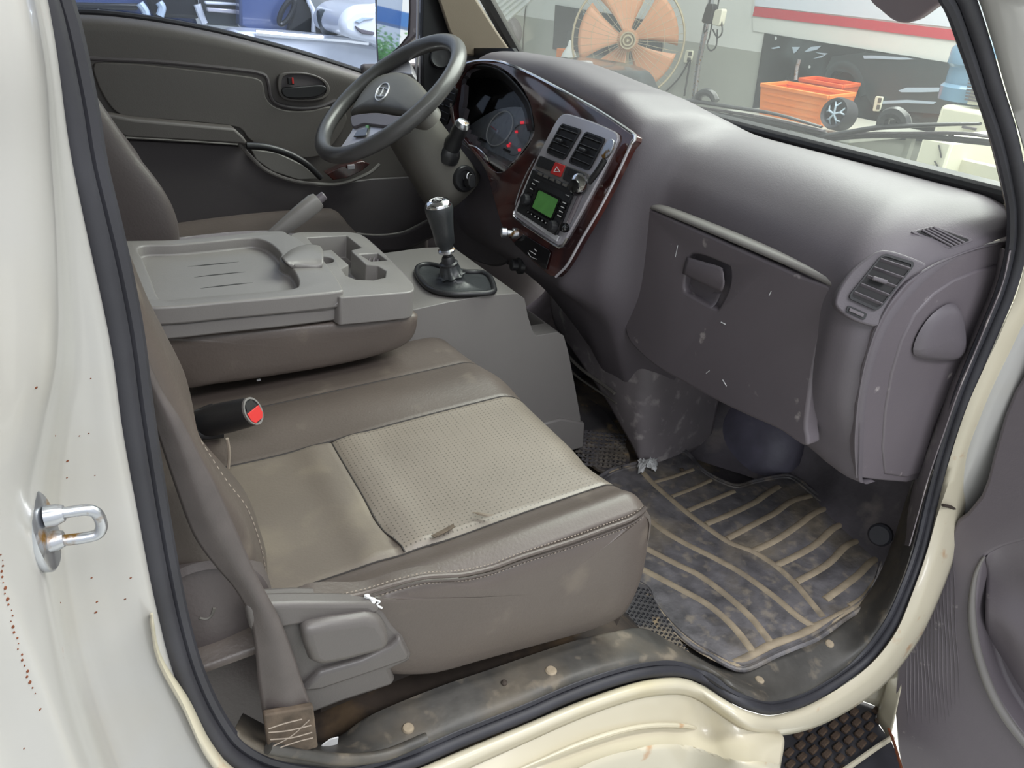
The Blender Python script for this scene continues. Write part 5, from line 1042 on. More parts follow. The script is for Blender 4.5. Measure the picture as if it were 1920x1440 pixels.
# crumpled tissue, plastic scrap
def scrap(name, label, outline, Z, m, amp):
    t = np.array(PP(outline, Z=Z)); c = t.mean(0); rws_ = []
    q = cr(t, 36, True); q = list(q) + [q[0]]
    for s in (1, .8, .55, .3, .03):
        rws_.append([c + (v - c) * s * (1 + .10 * math.sin(i * 2.1 + s * 9)) + A((0, 0, amp * (1 - s) + amp * .5 * math.sin(i * 1.7 + s * 12))) for i, v in enumerate(q)])
    rws_ = [[v for v in r_[:-1]] + [r_[0]] for r_ in rws_]
    o = add(name, g_grid(rws_), m, None, angle=25, solid=.0008)
    return tag(o, label, 'litter')
scrap('crumpled_tissue', 'crumpled grey-white tissue on the corner of the rubber mat', [(1196, 862), (1206, 864), (1214, 866), (1222, 856), (1230, 856), (1233, 872), (1226, 882), (1214, 874), (1204, 886), (1198, 886)], .022, 'paper', .010)
o = add('plastic_scrap', g_plate([P(x, y, Y=.045) + A((0, 0, .003)) for x, y in [(594, 1414), (606, 1400), (620, 1390), (635, 1386), (633, 1398), (625, 1404), (622, 1418), (604, 1420)]], (0, .0012, .0006)), 'paper', None, smooth=False); tag(o, 'small white plastic scrap on the sill trim by the belt anchor', 'litter')
o = add('crumb', g_lathe(P(1278, 882, Z=.016), (0, 0, 1), [(.004, 0), (.006, .003), (.00001, .006)], 7), 'belt_worn', None, smooth=False); tag(o, 'small yellowish crumb on the rubber mat near the tissue', 'litter')
o = add('foam_crumb', g_box(P(485, 712, Z=.409), (.006, .003, .003)), 'paper', None, smooth=False); tag(o, 'tiny white crumb beside the folded centre seat', 'litter')
# ================================================================ open passenger door (right edge)
pd = thing('passenger_door', 'open passenger door with scuffed dark trim and map pocket at the right edge', 'door', (1.2, -.4, .2))
DPL = ((1.19, -.05, 0), (1, .10, 0)); DN = A((-1, -.10, 0)); DN /= np.linalg.norm(DN)
def O(pts, off=0.): return [P(x, y, pl=(A(DPL[0]) + DN * off, DPL[1])) for x, y in pts]
do = [(1960, 620), (1922, 700), (1900, 735), (1882, 780), (1862, 850), (1850, 900), (1838, 930), (1812, 962), (1794, 975), (1766, 1040), (1742, 1092), (1708, 1152), (1694, 1195), (1682, 1250), (1676, 1320), (1682, 1400), (1700, 1500), (1740, 1640), (1900, 1800), (2300, 1900), (2500, 1300), (2400, 700), (2100, 560)]
co = add('cutter', g_plate([q + DN * .03 for q in O([(1846, 1044), (1834, 1100), (1830, 1160), (1842, 1230), (1870, 1305), (1925, 1385), (1990, 1450), (2100, 1500), (2200, 1300), (2100, 1050), (1980, 1010), (1900, 1020), (1858, 1036)], 0)], -DN * .075, 60), 'vent_dark', None)
dt = add('door_trim_panel', g_plate(O(do, 0), -DN * .06, 0), 'dash_dark', pd)
cut(dt, [co]); b = dt.modifiers.new('b', 'BEVEL'); b.width = .006; b.segments = 3; b.limit_method = 'ANGLE'; b.angle_limit = math.radians(45)
add('pocket_rim', g_tube(O([(1846, 1044), (1838, 1056), (1826, 1090), (1822, 1150), (1832, 1220), (1858, 1296), (1900, 1365), (1960, 1430), (2060, 1500)], .002), [.002, .0065, .008, .008, .008], 70, 12), 'console_plastic', pd, label='lighter grey rim of the door pocket')
add('pocket_inner', g_loft([O([(1848, 1046), (1880, 1000), (1960, 960), (2100, 940)], -.004), O([(1850, 1080), (1900, 1090), (1960, 1130), (2100, 1200)], -.03), O([(1848, 1150), (1880, 1170), (1940, 1230), (2100, 1330)], -.012), O([(1850, 1200), (1880, 1240), (1940, 1330), (2100, 1450)], -.05)], 30, 30), 'dash_dark', pd, solid=.002, angle=80)
# wavy grain ribs on the trim near the hinge
rb2 = []
for i in range(15):
    x0 = 1786 - i * 6.2; y0 = 1045 + i * 12
    pts = [(x0 + math.sin(k * .9 + i) * 1.2 + k * (3.0 - .1 * i) * .4, y0 + k * 24) for k in range(0, 12)]
    pts = [(x, y) for x, y in pts if y < 1360 and x > 1690 + max(0, (1200 - y)) * .4]
    if len(pts) > 3: rb2.append(g_tube(O(pts, .0004), [.0002, .0011, .0011, .0002], 24, 5))
tag(add('grain_rib', rb2, 'dash_dark', pd), kind='stuff')
add('door_shell', g_plate([p - DN * .062 for p in O([(x + 14, y + 6) for x, y in do], 0)], -DN * .05, 0), 'white_paint', pd, bevel=.004)
add('door_stop_bolt', g_tube(PP([(1768, 947), (1780, 950), (1792, 955)], Y=-.03), .003, 8, 8), 'rusty_metal', pd)
# ================================================================ step well under the door
stp = thing('step', 'white framed footstep with muddy black tread blocks below the doorway', 'step', (1.1, -.02, -.36))
SZ = -.34
add('step_tread', g_plate(PP([(1430, 1460), (1452, 1400), (1478, 1345), (1512, 1322), (1574, 1300), (1646, 1326), (1648, 1360), (1672, 1392), (1700, 1460), (1600, 1520), (1450, 1520)], Z=SZ), (0, 0, -.01)), 'rubber', stp)
mat('mud', '#4a3b30', .85, nz=(40, .4), bump=(90, .8, .004), dirt=('#6a5744', 20, .5, .2, .9))
ORD = P(1500, 1400, Z=SZ); 
for i in range(-3, 7):
    for j in range(-4, 7):
        q = ORD + A((i * .033 + (j % 2) * .016, j * .019, .004))
        d = (q - CAM) @ np.stack([AX, AY, AZ]); x, y = 960 + F * d[0] / d[2], 720 + F * d[1] / d[2]
        if x < 1478 + max(0, 1400 - y) * .2 or x > 1650 or y < 1312 + (x - 1500) * .12 or y > 1500 or (x > 1600 and y > 1400): continue
        add('tread_lug', g_box(q, (.022, .012, .009), ((1, .15, 0), (-.15, 1, 0), (0, 0, 1))), 'mud', stp, bevel=.002, seg=1)
wf = [px3([(1478, 1338), (1512, 1318), (1574, 1296), (1650, 1322), (1652, 1356), (1676, 1388), (1700, 1450)], Z=SZ + .01),
      px3([(1470, 1352), (1530, 1322), (1590, 1280), (1672, 1300), (1690, 1340), (1700, 1380), (1730, 1450)], Z=SZ + .07),
      px3([(1455, 1350), (1540, 1322), (1620, 1262), (1690, 1190), (1730, 1230), (1750, 1330), (1790, 1450)], Z=SZ + .14)]
wf[2] = [P(1470, 1372, Y=-.026), P(1548, 1346, Y=-.024), P(1644, 1284, Y=-.022), P(1706, 1210, Y=-.02), P(1744, 1140, Y=-.02), P(1780, 1050, Y=-.02), P(1800, 965, Y=-.02)]
wf[0] = px3([(1474, 1344), (1512, 1320), (1574, 1300), (1610, 1312), (1644, 1326), (1646, 1350), (1668, 1388)], Z=SZ + .006)
wf[1] = [lerp(a, b_, .5) + A((0.0, .015, 0)) for a, b_ in zip(wf[0], wf[2])]
add('step_surround', g_loft(wf, 60, 20), 'cream_paint', stp, solid=.002, angle=75)
add('step_side', g_loft([px3([(1456, 1392), (1474, 1348), (1512, 1322)], Z=SZ + .004), [P(1408, 1402, Y=-.05), P(1425, 1385, Y=-.045), P(1468, 1372, Y=-.028)], ], 30, 8), 'cream_paint', stp, solid=.002)
add('arch_return', g_loft([[P(1420, 1434, Y=-.076), P(1440, 1400, Y=-.06), P(1470, 1372, Y=-.03)], px3([(1440, 1470), (1456, 1400), (1480, 1345)], Z=SZ)], 20, 8), 'cream_paint', stp, solid=.002)
add('step_rod', g_tube(PP([(1560, 1460), (1592, 1438), (1640, 1404), (1674, 1382)], Z=SZ + .02), .005, 20, 8), 'cream_paint', stp)
add('crack_line', g_tube(PP([(1666, 1366), (1676, 1392), (1690, 1440), (1700, 1480)], Z=SZ + .05), .003, 20, 6), 'rust_spot', stp)
# ================================================================ driver side mirror
mr = thing('side_mirror', 'dark framed side mirror outside the driver window reflecting trees', 'mirror', tuple(P(735, 50, Y=1.72)))
MN = A((-.895, -.43, .116)); MN /= np.linalg.norm(MN); MC = P(735, 30, Y=1.72)
def MP(pts, off=0.): return [P(x, y, pl=(MC + MN * off, MN)) for x, y in pts]
mat('mirror', '#f0f4f8', .02, metal=1)
mh = [(703, -120), (701, -40), (702, 40), (704, 90), (706, 124), (720, 118), (745, 98), (770, 76), (784, 62), (788, 20), (786, -60), (782, -120)]
add('mirror_housing', g_plate(MP(mh, -.004), -MN * .05), 'dash_dark', mr, bevel=.006, seg=3)
add('mirror_glass', g_plate(MP([(709, -110), (708, -40), (706, 40), (708, 80), (710, 113), (728, 104), (750, 84), (764, 66), (767, 20), (766, -50), (763, -110)], .001), -MN * .003), 'mirror', mr, smooth=False)
# outside the garage behind the truck: what the mirror sees
md_ = MC - CAM; md_ /= np.linalg.norm(md_); rf = md_ - 2 * md_.dot(MN) * MN
mat('leaf', '#8ac076', .6, nz=(3, .35)); mat('canopy_blue', '#4a7fc4', .5); mat('bark', '#5a4a3a', .9); mat('asphalt', '#8a8a88', .8)
def refl(x, y, dist):
    m = MP([(x, y)])[0]; d = m - CAM; d /= np.linalg.norm(d); r = d - 2 * d.dot(MN) * MN; return m + r * dist
def tree(label, base, tops, n):
    t = thing('tree', label, 'tree', tuple(base))
    gs = []; gb = []
    top_ = A(tops)
    gb = g_tube([base, lerp(base, top_, .5), top_], [.25, .16, .05], 8, 8)
    add('trunk', gb, 'bark', t)
    for i in range(n):
        v = rng.normal(size=3) * A((.75, .75, .7)); c = top_ + v; s = .16
        a = rng.normal(size=3); a /= np.linalg.norm(a); u = np.cross(a, [0, 0, 1.]); u /= np.linalg.norm(u); w = np.cross(a, u)
        gs.append((np.array([c - u * s, c - w * s * .5, c + u * s, c + w * s * .5]), [(0, 1, 2, 3)]))
    tag(add('foliage', gs, 'leaf', t, smooth=False), kind='stuff'); return t
ta = refl(716, 122, 46); tb_ = refl(700, 100, 55)
tree('leafy green tree outside, seen in the side mirror', A((ta[0], ta[1], -.9)), ta, 900)
tree('darker taller tree outside at the left edge of the mirror image', A((tb_[0], tb_[1], -.9)), tb_, 700)
cp = [refl(700, 14, 9), refl(775, 36, 9), refl(775, 66, 9), refl(700, 44, 9)]
cn = thing('canopy', 'blue canopy edge outside, seen in the side mirror', 'canopy', tuple(cp[0])); add('canopy_fascia', g_plate([refl(690, 6, 9), refl(790, 30, 9), refl(790, 58, 9), refl(690, 34, 9)], (-.3, .2, 0)), 'canopy_blue', cn, smooth=False)
add('canopy_post', g_tube([cp[1] + A((-.3, 0, -.3)), A((cp[1][0] - .3, cp[1][1], -.85))], .06, 6, 8), 'wall_white', cn)
# ================================================================ garage things seen through the windscreen
def Wl(pts, X): return [P(x, y, X=X) for x, y in pts]
# fan
FX = 3.9; fc = P(1177, 75, X=FX); fan = thing('industrial_fan', 'round cage fan with orange blades in front of the garage wall', 'fan', (fc[0], fc[1], -.85))
fnrm = CAM - fc; fnrm[2] *= .4; fnrm /= np.linalg.norm(fnrm); fu, fw_, _ = frame_of(fnrm); FR = np.linalg.norm(P(1245, 75, X=FX) - P(1108, 75, X=FX)) / 2 * .93
mat('fan_orange', '#cf9877', .5); mat('cage_wire', '#b9ac92', .45, metal=.3); mat('cream_plastic', '#d8d4c4', .5)
def fring(r, h, w): return g_tube([fc + fu * r * math.cos(t) + fw_ * r * math.sin(t) + fnrm * h for t in np.linspace(0, 2 * math.pi, 64, endpoint=False)], w, 0, 6, closed=True)
add('cage_rim', fring(FR, 0, .009), 'cage_wire', fan)
cage = []
for k in range(40):
    t = 2 * math.pi * k / 40; d = fu * math.cos(t) + fw_ * math.sin(t)
    cage.append(g_tube([fc + fnrm * .08 + d * .05, fc + fnrm * .075 + d * FR * .6, fc + d * FR], .0016, 8, 4))
for r in (.35, .65): cage.append(fring(FR * r, .078, .0016))
tag(add('cage_wires', cage, 'cage_wire', fan), kind='stuff')
for k in range(5):
    t0 = k * math.pi * .4 + .5; pts = []
    bl_ = []
    for r in np.linspace(.06, FR * .90, 12):
        spread = .38 + .20 * (r / FR); 
        bl_.append([fc + fu * r * math.cos(t0 + a) + fw_ * r * math.sin(t0 + a) + fnrm * (.025 * a / .5 - .01) for a in np.linspace(-spread, spread, 8)])
    add('fan_blade', g_grid(bl_), 'fan_orange', fan, solid=.003)
add('fan_hub', g_lathe(fc, fnrm, [(.075, -.12), (.085, 0), (.07, .03), (.00001, .03)], 28), 'fan_orange', fan)
add('fan_badge', [g_lathe(fc, fnrm, [(.062, .082), (.062, .092), (.054, .092), (.054, .082)], 28), g_lathe(fc, fnrm, [(.040, .082), (.040, .092), (.030, .092), (.030, .082)], 28), g_lathe(fc, fnrm, [(.00001, .088), (.016, .088), (.016, .084)], 3)], 'cage_wire', fan)
add('fan_pole', g_tube([fc - fnrm * .1, A((fc[0] - fnrm[0] * .1, fc[1], -.80))], .02, 4, 10), 'cage_wire', fan)
add('fan_foot', g_lathe((fc[0] - fnrm[0] * .1, fc[1], -.85), (0, 0, 1), [(.26, 0), (.26, .02), (.04, .05)], 24), 'cream_plastic', fan)
# glossy wall panels, reflected car and its highlights painted on as flat shapes
mat('mottled_dark', '#26292b', .18, nz=(2.0, .4), coat=.3, dirt=[('#4a5154', 3, .55, .1, .2, .7), ('#d8dcdc', 9, .70, .02, .2, .9)])
mat('pale_grey', '#aebccb', .3); mat('mid_grey', '#3e4548', .3); mat('near_black', '#101214', .3); mat('sign_lilac', '#d9dde8', .5)
p1 = thing('glossy_panel', 'dark glossy wall panel behind the orange fan', 'poster', tuple(P(1100, 60, X=WX - .02)), 'glossy wall panels')
add('dark_sheet', g_plate(Wl([(1041, 9), (1240, 42), (1240, 118), (1036, 92)], WX - .02), (.012, 0, 0)), 'mottled_dark', p1, smooth=False)
p2 = thing('glossy_panel', 'dark glossy wall panel with a painted car reflection, beside the orange crates', 'poster', tuple(P(1600, 160, X=WX - .02)), 'glossy wall panels')
add('dark_sheet', g_plate(Wl([(1433, 62), (1800, 121), (1792, 270), (1405, 240)], WX - .02), (.012, 0, 0)), 'mottled_dark', p2, smooth=False)
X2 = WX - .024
add('painted_car_reflection', g_plate(Wl([(1548, 130), (1560, 106), (1620, 98), (1700, 104), (1796, 122), (1792, 216), (1640, 205), (1612, 160), (1588, 136)], X2), (.003, 0, 0)), 'mid_grey', p2, smooth=False)
add('painted_arch_reflection', g_tube(Wl([(1548, 158), (1556, 134), (1576, 121), (1598, 128), (1612, 150), (1618, 180)], X2), .025, 24, 6, flat=.1), 'mid_grey', p2)
add('painted_tyre_reflection', g_lathe(P(1580, 165, X=X2 - .002), (-1, 0, 0), [(.10, 0), (.10, .002), (.00001, .002)], 24), 'near_black', p2, smooth=False)
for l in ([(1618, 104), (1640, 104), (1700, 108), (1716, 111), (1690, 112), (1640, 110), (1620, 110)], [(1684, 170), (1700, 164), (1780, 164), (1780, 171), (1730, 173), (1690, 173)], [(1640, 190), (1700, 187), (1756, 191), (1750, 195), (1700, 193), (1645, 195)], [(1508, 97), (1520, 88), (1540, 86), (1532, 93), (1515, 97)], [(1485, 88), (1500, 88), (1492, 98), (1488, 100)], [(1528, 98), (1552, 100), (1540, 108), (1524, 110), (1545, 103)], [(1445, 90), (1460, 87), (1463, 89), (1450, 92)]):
    add('painted_highlight', g_plate(Wl(l, X2 - .003), (.002, 0, 0)), 'pale_grey', p2, smooth=False)  # light streaks of the reflected car, laid on as pale flat shapes
# leaning alloy wheel
lw = thing('alloy_wheel', 'black car wheel with bright Y-shaped spokes below the orange crates', 'wheel', tuple(P(1566, 211, X=3.8)))
wc = P(1568, 213, X=3.8); wr = .088
add('tyre', g_lathe(wc, (-1, -.1, .2), [(wr * .7, -.10), (wr, -.08), (wr * 1.02, 0), (wr * .92, .03), (wr * .74, .02), (wr * .72, -.02)], 30), 'rubber', lw)
for k in range(5):
    t = k * 2 * math.pi / 5 + .3; d = lambda a: A((0, math.cos(a), math.sin(a)))
    add('spoke', [g_tube([wc + A((-.02, 0, 0)), wc + d(t) * wr * .45 + A((-.02, 0, 0))], .006, 4, 6), g_tube([wc + d(t) * wr * .45 + A((-.02, 0, 0)), wc + d(t + .32) * wr * .8], .005, 4, 6), g_tube([wc + d(t) * wr * .45 + A((-.02, 0, 0)), wc + d(t - .32) * wr * .8], .005, 4, 6)], 'pale_grey', lw)
add('wheel_disc', g_lathe(wc + A((.02, 0, 0)), (-1, 0, 0), [(wr * .72, 0), (wr * .7, .01), (.00001, .012)], 24), 'near_black', lw)
# orange crates on a trestle
mat('crate_orange', '#e8823c', .5, dirt=('#f0b080', 3, .55, .2, .5, .5)); mat('crate_deep', '#e0602c', .5)
trs = thing('work_table', 'grey work table carrying the orange crates', 'table', tuple(P(1490, 230, X=4.0)))
tz = P(1490, 224, X=3.95)[2]
def crate(label, corners_top, X0, depth, h, m, slots=True):
    """corners_top: px of left and right near corners, far depth along +X"""
    a = P(*corners_top[0], X=X0); b_ = P(*corners_top[1], X=X0); b_ = A((b_[0], b_[1], a[2])); a2 = a + A((depth, .05, 0)); b2_ = b_ + A((depth, .05, 0))
    cr_ = thing('crate', label, 'crate', tuple((a + b_) / 2 - A((0, 0, h))), 'orange plastic crates')
    ctr_ = (a + b_ + a2 + b2_) / 4; bot = lambda p: lerp(ctr_, p, .9) - A((0, 0, h))
    for n_, (p, q) in enumerate(((a, b_), (b_, b2_), (b2_, a2), (a2, a))):
        nrm = np.cross(q - p, (0, 0, 1)); nrm /= np.linalg.norm(nrm)
        add('crate_wall', g_plate([p, q, bot(q), bot(p)], nrm * .006), m, cr_, smooth=False)
        add('crate_rim', g_box((p + q) / 2 - A((0, 0, .01)), (np.linalg.norm(q - p), .022, .022), (q - p, nrm, (0, 0, 1))), m, cr_, bevel=.003)
        if slots:
            for r_ in range(3):
                u0_ = lerp(p, q, .5) * 1; f_ = .3 + .22 * r_
                add('crate_slat', g_box(lerp((p + q) / 2, (bot(p) + bot(q)) / 2, f_), (np.linalg.norm(q - p) * .82, .016, .012), (q - p, nrm, (0, 0, 1))), m, cr_, smooth=False)
    add('crate_floor', g_plate([bot(a), bot(b_), bot(b2_), bot(a2)], (0, 0, .006)), m, cr_, smooth=False)
    return cr_
c_a = P(1424, 153, X=3.9); 
crate('large orange plastic crate at the front of the work table', [(1428, 156), (1556, 172)], 3.9, .30, c_a[2] - tz, 'crate_orange')
crate('smaller deep orange crate behind the large one', [(1500, 146), (1582, 158)], 4.26, .22, .16, 'crate_deep', False)
add('table_top', g_box((4.15, P(1500, 226, X=3.95)[1], tz - .02), (.7, 1.0, .03)), 'wall_grey', trs, bevel=.004)
for sx_ in (-.3, .3):
    for sy_ in (-.45, .45): add('leg', g_box((4.15 + sx_, P(1500, 226, X=3.95)[1] + sy_, (tz - .035 - .85) / 2), (.04, .04, tz - .035 + .85)), 'wall_grey', trs, smooth=False)
shv = tag(add('shovel_handle', g_tube([P(1492, 150, X=4.2), P(1494, 130, X=4.2), P(1499, 112, X=4.2)], .012, 8, 8), 'zinc', None), 'grey upright bar sticking out of the orange crate', 'bar')
# sign
sg = thing('wall_sign', 'white wall sign board with a red stripe at the top right', 'sign', tuple(P(1600, 60, X=WX - .03)))
add('sign_board', g_plate(Wl([(1418, -80), (1740, -60), (1860, -50), (1850, 40), (1796, 120), (1700, 105), (1412, 58), (1410, 28)], WX - .006), (.004, 0, 0)), 'wall_white', sg, smooth=False)
add('red_stripe', g_plate(Wl([(1415, 12), (1620, 36), (1840, 62), (1840, 84), (1796, 77), (1600, 52), (1411, 30)], WX - .012), (.005, 0, 0)), 'red_print', sg, smooth=False)
add('lilac_band', g_plate(Wl([(1418, -80), (1850, -60), (1850, 58), (1793, 52), (1620, 33), (1415, 11)], WX - .012), (.005, 0, 0)), 'sign_lilac', sg, smooth=False)
# sockets, cable drops
mat('socket_white', '#e4e0cc', .45); mat('cable_dark', '#3c3c3c', .6)
def socket(label, q, X):
    s = thing('wall_socket', label, 'socket', tuple(sum(Wl(q, X)) / 4), 'white wall sockets')
    add('socket_plate', g_plate(rrect(Wl(q, X), .15), (-.02, 0, 0)), 'socket_white', s, bevel=.003)
    Q = Wl(q, X - .021)
    for v0, v1 in ((.12, .42), (.58, .88)): add('socket_face', g_plate([quadpt(Q, .25, v0), quadpt(Q, .75, v0), quadpt(Q, .75, v1), quadpt(Q, .25, v1)], (-.002, 0, 0)), 'trim_grey', s, smooth=False)
socket('white wall socket with two plugged cables left of the steel pole', [(1289, 94), (1302, 95), (1297, 119), (1284, 117)], WX)
socket('white twin socket in front of the dark glossy panel', [(1645, 180), (1658, 181), (1651, 209), (1639, 208)], WX - .03)
tag(add('power_cable', [g_tube(Wl([(1292, 112), (1286, 125), (1270, 150), (1240, 180)], WX - .03), .008, 20, 6), g_tube(Wl([(1295, 112), (1292, 128), (1288, 150), (1283, 180)], WX - .03), .008, 20, 6)], 'cable_dark', None), 'two dark cables drooping from the wall socket', 'cable')
pol = tag(add('steel_pole', g_tube(Wl([(1345, -60), (1322, 60), (1308, 130), (1300, 200)], WX - .3), .022, 20, 8), 'zinc', None), 'thin steel pole standing before the garage wall', 'pole')
ctl = thing('hanging_controller', 'dark and beige cable controllers hanging on the pole', 'controller', tuple(P(1335, 30, X=WX - .35)))
add('dark_box', g_plate(rrect(Wl([(1325, 6), (1337, 8), (1332, 46), (1314, 42)], WX - .38), .2), (.05, 0, 0)), 'black_plastic', ctl, bevel=.005)
add('beige_box', g_plate(rrect(Wl([(1340, 18), (1355, 16), (1348, 50), (1334, 46)], WX - .38), .2), (.05, 0, 0)), 'cream_plastic', ctl, bevel=.005)
add('hanging_cable', [g_tube(Wl(l, WX - .36), .006, 30, 5) for l in ([(1330, 8), (1335, -20), (1340, -60)], [(1345, 18), (1350, -20), (1350, -60)], [(1352, 30), (1354, 60), (1345, 70), (1336, 55)], [(1335, 45), (1330, 70), (1326, 85), (1333, 95), (1343, 85), (1345, 55)], [(1322, 44), (1320, 60), (1326, 55)])], 'cable_dark', ctl)
# thin cable on the left, white ribbed panel, grey tyre
tag(add('wall_cable', g_tube(Wl([(990, 4), (986, 14), (983, 40), (981, 70), (980, 110)], WX - .01), .006, 30, 5), 'cable_dark', None), 'thin dark cable running down the wall left of the dark panel', 'cable')
mat('white_panel', '#e6e8e8', .35)
rp = thing('ribbed_panel', 'white ribbed raised panel at the top left of the windscreen view', 'panel', tuple(P(950, 10, X=3.0)))
add('panel_sheet', g_plate(Wl([(870, -60), (1040, -60), (996, 0), (934, 54), (926, 50), (905, 5)], 3.0), (.03, .02, 0)), 'white_panel', rp, bevel=.004)
for k in range(4):
    o_ = k * 13; add('panel_rib', g_tube(Wl([(915 + o_ * .35, 18 + o_ * .7 - k * 1), (975 + o_ * .3, -30 + o_ * .6)], 2.99), .008, 6, 6), 'white_panel', rp)
add('dark_round_cover', g_lathe(P(948, 62, X=3.3), (-.9, -.45, 0), [(.13, -.06), (.13, 0), (.11, .03), (.00001, .04)], 30), 'dash_plastic', rp)
# dark parts heap behind the dash hood
ch = thing('car_bonnet', 'dark car bonnet edge with white headlamp behind the dashboard hood', 'car', tuple(P(1080, 150, X=3.2)))
bon = [Wl([(985, 120), (1010, 110), (1040, 112), (1080, 118), (1110, 128), (1130, 150), (1140, 190)], 2.9), Wl([(990, 112), (1012, 106), (1045, 108), (1085, 114), (1112, 124), (1128, 140), (1138, 180)], 3.1)]
add('bonnet_skin', g_plate(Wl([(965, 118), (985, 107), (1012, 107), (1050, 112), (1090, 120), (1122, 134), (1136, 160), (1142, 210), (960, 210)], 2.9), (.5, .1, -.02), 60), 'mottled_dark', ch, bevel=.02)
add('car_front', g_box((3.2, P(1050, 200, X=3.1)[1], -.35), (.5, 1.0, 1.0)), 'car_black' if 'car_black' in MATS else 'mottled_dark', ch, bevel=.05)
add('headlamp', g_plate(Wl([(1068, 138), (1085, 134), (1110, 142), (1126, 158), (1132, 176), (1110, 160), (1085, 148)], 2.895), (-.01, 0, 0), 40), 'white_panel', ch, bevel=.003)
ob = thing('tool_tray', 'small orange tray with a white bag at the foot of the dark panel', 'tray', tuple(P(1062, 105, X=4.2)))
add('tray_body', g_box(P(1060, 104, X=4.3), (.12, .16, .12)), 'crate_orange', ob, bevel=.01)
add('tray_stand', g_box((4.3, P(1060, 104, X=4.3)[1], (P(1060, 104, X=4.3)[2] - .06 - .85) / 2), (.10, .14, P(1060, 104, X=4.3)[2] - .06 + .85)), 'wall_grey', ob, bevel=.005)
add('white_bag', g_lathe(P(1066, 116, X=4.15), (0, 0, 1), [(.07, -.02), (.085, .02), (.06, .08), (.02, .14), (.012, .18), (.00001, .19)], 18), 'paper', ob)
# water dispenser and cabinet
mat('bottle_blue', '#86a9c6', .15, trans=.3); mat('cream_box', '#d9d5c2', .45)
wd = thing('water_bottle', 'blue water cooler bottle beside the windscreen pillar', 'bottle', tuple(P(1810, 190, X=3.9)))
wb0 = P(1812, 192, X=3.9)
add('bottle_body', g_lathe(wb0, (0, 0, 1), [(.10, 0), (.135, .01), (.14, .07), (.125, .085), (.125, .16), (.14, .175), (.14, .24), (.10, .29), (.00001, .30)], 28), 'bottle_blue', wd)
cbx = thing('storage_chest', 'cream storage chest under the blue water bottle', 'chest', tuple(P(1790, 230, X=3.8)))
q0 = P(1744, 236, X=3.7); q1 = P(1756, 194, X=3.7)
add('chest_body', g_box((3.95, q0[1] - .42, (q1[2] + -.85) / 2), (.5, .8, q1[2] + .85)), 'cream_box', cbx, bevel=.02)
add('chest_handle', g_box((3.69, q0[1] - .20, q1[2] - .08), (.01, .07, .012)), 'dash_dark', cbx, bevel=.002)
bsk = thing('wire_basket', 'white slotted plastic basket against the windscreen pillar', 'basket', tuple(P(1840, 190, X=3.75)))
add('basket_body', g_plate(Wl([(1812, 196), (1826, 150), (1850, 110), (1870, 200)], 3.72), (.12, 0, 0)), 'socket_white', bsk, bevel=.004)
for k in range(8): add('basket_slot', g_box(P(1822 + k * 1.2, 188 - k * 6, X=3.715), (.004, .07, .008)), 'dash_plastic', bsk, smooth=False)
wt = thing('white_counter', 'white scuffed low counter seen beneath the right wiper', 'counter', tuple(P(1760, 300, X=3.0)))
q2 = P(1730, 256, X=3.0); q3 = P(1790, 256, X=3.0)
add('counter_body', g_box((3.35, (q2[1] + q3[1]) / 2, (q2[2] - .85) / 2), (.7, q2[1] - q3[1], q2[2] + .85)), 'socket_white', wt, bevel=.01)
add('counter_mark', [g_tube(PP([(1760, 272), (1763, 284), (1765, 296)], X=2.995), .003, 8, 5), g_tube(PP([(1752, 302), (1756, 308), (1760, 316)], X=2.995), .003, 8, 5)], 'cable_dark', wt)
# tiled floor strip / wall tiles at the far right below the wiper
tl = thing('tile_wall', 'cream tiled low wall right of the white counter', 'wall', (3.0, 1.0, -.2))
ty = P(1792, 260, X=3.1)[1]; 
for i in range(4):
    for j in range(5):
        add('tile', g_box((3.12, ty - .17 - i * .34, .30 - j * .24), (.03, .332, .232)), 'cream_box', tl, bevel=.004, seg=1)
# ================================================================ cars beyond the driver window
mat('car_blue', '#3e4f7a', .22, coat=.6, nz=(2, .1)); mat('car_white', '#dfe2ea', .25, coat=.6); mat('car_black', '#15171b', .3)
def Fy(pts, Y): return [P(x, y, Y=Y) for x, y in pts]
bc_ = thing('parked_car', 'dark blue parked car with an open engine bay, beyond the driver window', 'car', tuple(P(250, 20, Y=4.2)))
add('car_body', g_plate(Fy([(100, -60), (330, -60), (345, 0), (372, 40), (372, 110), (80, 110), (90, 0)], 4.3), (0, 1.2, 0)), 'car_blue', bc_, bevel=.03, seg=3)
add('bumper', g_plate(Fy([(110, 4), (262, 7), (258, 20), (112, 18)], 4.26), (0, .06, 0)), 'car_black', bc_, bevel=.01)
for x in (124, 134, 145, 157, 174, 185): add('lamp_dot', g_lathe(P(x, 21.5, Y=4.25), (0, -1, 0), [(.012, 0), (.012, .01), (.00001, .014)], 10), 'paper', bc_)
add('engine_block', g_plate(Fy([(270, -10), (290, -40), (360, -40), (372, 0), (376, 36), (330, 34), (290, 34)], 4.2), (0, .2, 0)), 'car_black', bc_, bevel=.02)
for l, m_ in (([(262, 6), (272, 20), (276, 36)], 'pale_grey'), ([(298, 4), (304, 14), (300, 30)], 'pale_grey'), ([(370, 8), (378, 30), (384, 44)], 'car_white')): add('engine_hose', g_tube(Fy(l, 4.17), .02, 12, 8), m_, bc_)
add('grille_bar', g_plate(Fy([(384, 2), (452, 6), (452, 11), (386, 8)], 4.1), (0, .05, 0)), 'car_white', bc_, bevel=.005)
add('grille_bar', g_plate(Fy([(388, 14), (454, 19), (454, 27), (390, 22)], 4.1), (0, .05, 0)), 'silver_plastic', bc_, bevel=.005)
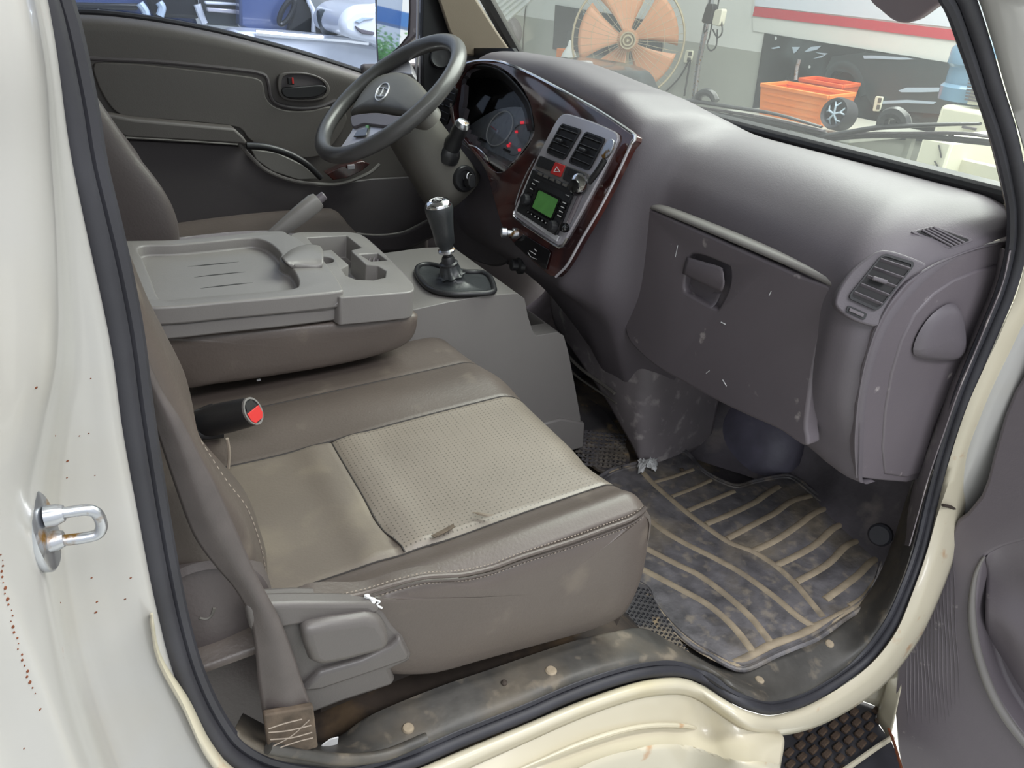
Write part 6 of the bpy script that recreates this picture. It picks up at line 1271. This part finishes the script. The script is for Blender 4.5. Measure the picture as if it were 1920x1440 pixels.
add('grille_back', g_plate(Fy([(380, -30), (455, -30), (460, 52), (386, 46)], 4.16), (0, .2, 0)), 'mid_grey', bc_, bevel=.01)
od = thing('open_car_door', 'blue open car door with a black steering wheel behind it, beyond the driver window', 'car', tuple(P(510, 30, Y=3.9)))
add('door_panel', g_plate(Fy([(448, -60), (545, -40), (560, 20), (556, 60), (480, 64), (450, 50)], 4.0), (0, .12, 0)), 'car_blue', od, bevel=.015)
add('steering_rim', g_tube([P(x, y, Y=3.93) for x, y in ell(538, 22, 26, 9, -62, 30)], .014, 0, 8, closed=True), 'car_black', od)
add('door_post', g_plate(Fy([(548, -40), (572, -40), (586, 10), (592, 66), (540, 60), (552, 20)], 3.95), (0, .08, 0)), 'car_black', od, bevel=.01)
add('bright_frame', g_tube(Fy([(566, -40), (578, 0), (588, 24), (588, 60)], 3.93), .014, 20, 8), 'car_white', od)
add('seat_shape', g_plate(Fy([(592, 24), (606, 16), (620, 24), (626, 66), (594, 66)], 3.9), (0, .1, 0)), 'car_black', od, bevel=.02)
om = thing('white_car', 'white parked car with grey lamp and mirror, beyond the driver window', 'car', tuple(P(660, 90, Y=3.5)))
add('car_flank', g_plate(Fy([(470, 60), (560, 65), (640, 72), (700, 82), (780, 96), (790, 220), (600, 220), (450, 140), (440, 60)], 3.5), (0, .33, .0)), 'car_white', om, bevel=.03, seg=3)
add('sill_chrome', g_tube(Fy([(480, 61), (560, 68), (640, 74), (690, 80)], 3.49), .016, 20, 8), 'chrome', om)
add('car_nose', g_plate(Fy([(638, 40), (650, 20), (670, 10), (700, 8), (760, 6), (760, 100), (700, 82), (660, 72), (642, 62)], 3.3), (0, .5, 0), 50), 'car_white', om, bevel=.04, seg=3)
add('grey_lamp', g_plate(Fy([(666, 40), (680, 32), (702, 32), (700, 36), (684, 38), (674, 44)], 3.29), (0, .02, 0)), 'pale_grey', om, bevel=.003)
add('grey_grille', g_plate(Fy([(666, 48), (676, 54), (702, 60), (702, 66), (680, 64), (670, 56)], 3.29), (0, .02, 0)), 'dash_plastic', om, bevel=.003)
add('mirror_shell', g_plate(Fy([(600, 20), (612, 18), (634, 26), (640, 40), (638, 68), (612, 68), (604, 44)], 3.6), (0, .1, 0)), 'mid_grey', om, bevel=.02)
struct('wall_left', g_box((2, 11.5, 1.3), (10, .1, 4.4)), 'wall_white', smooth=False)
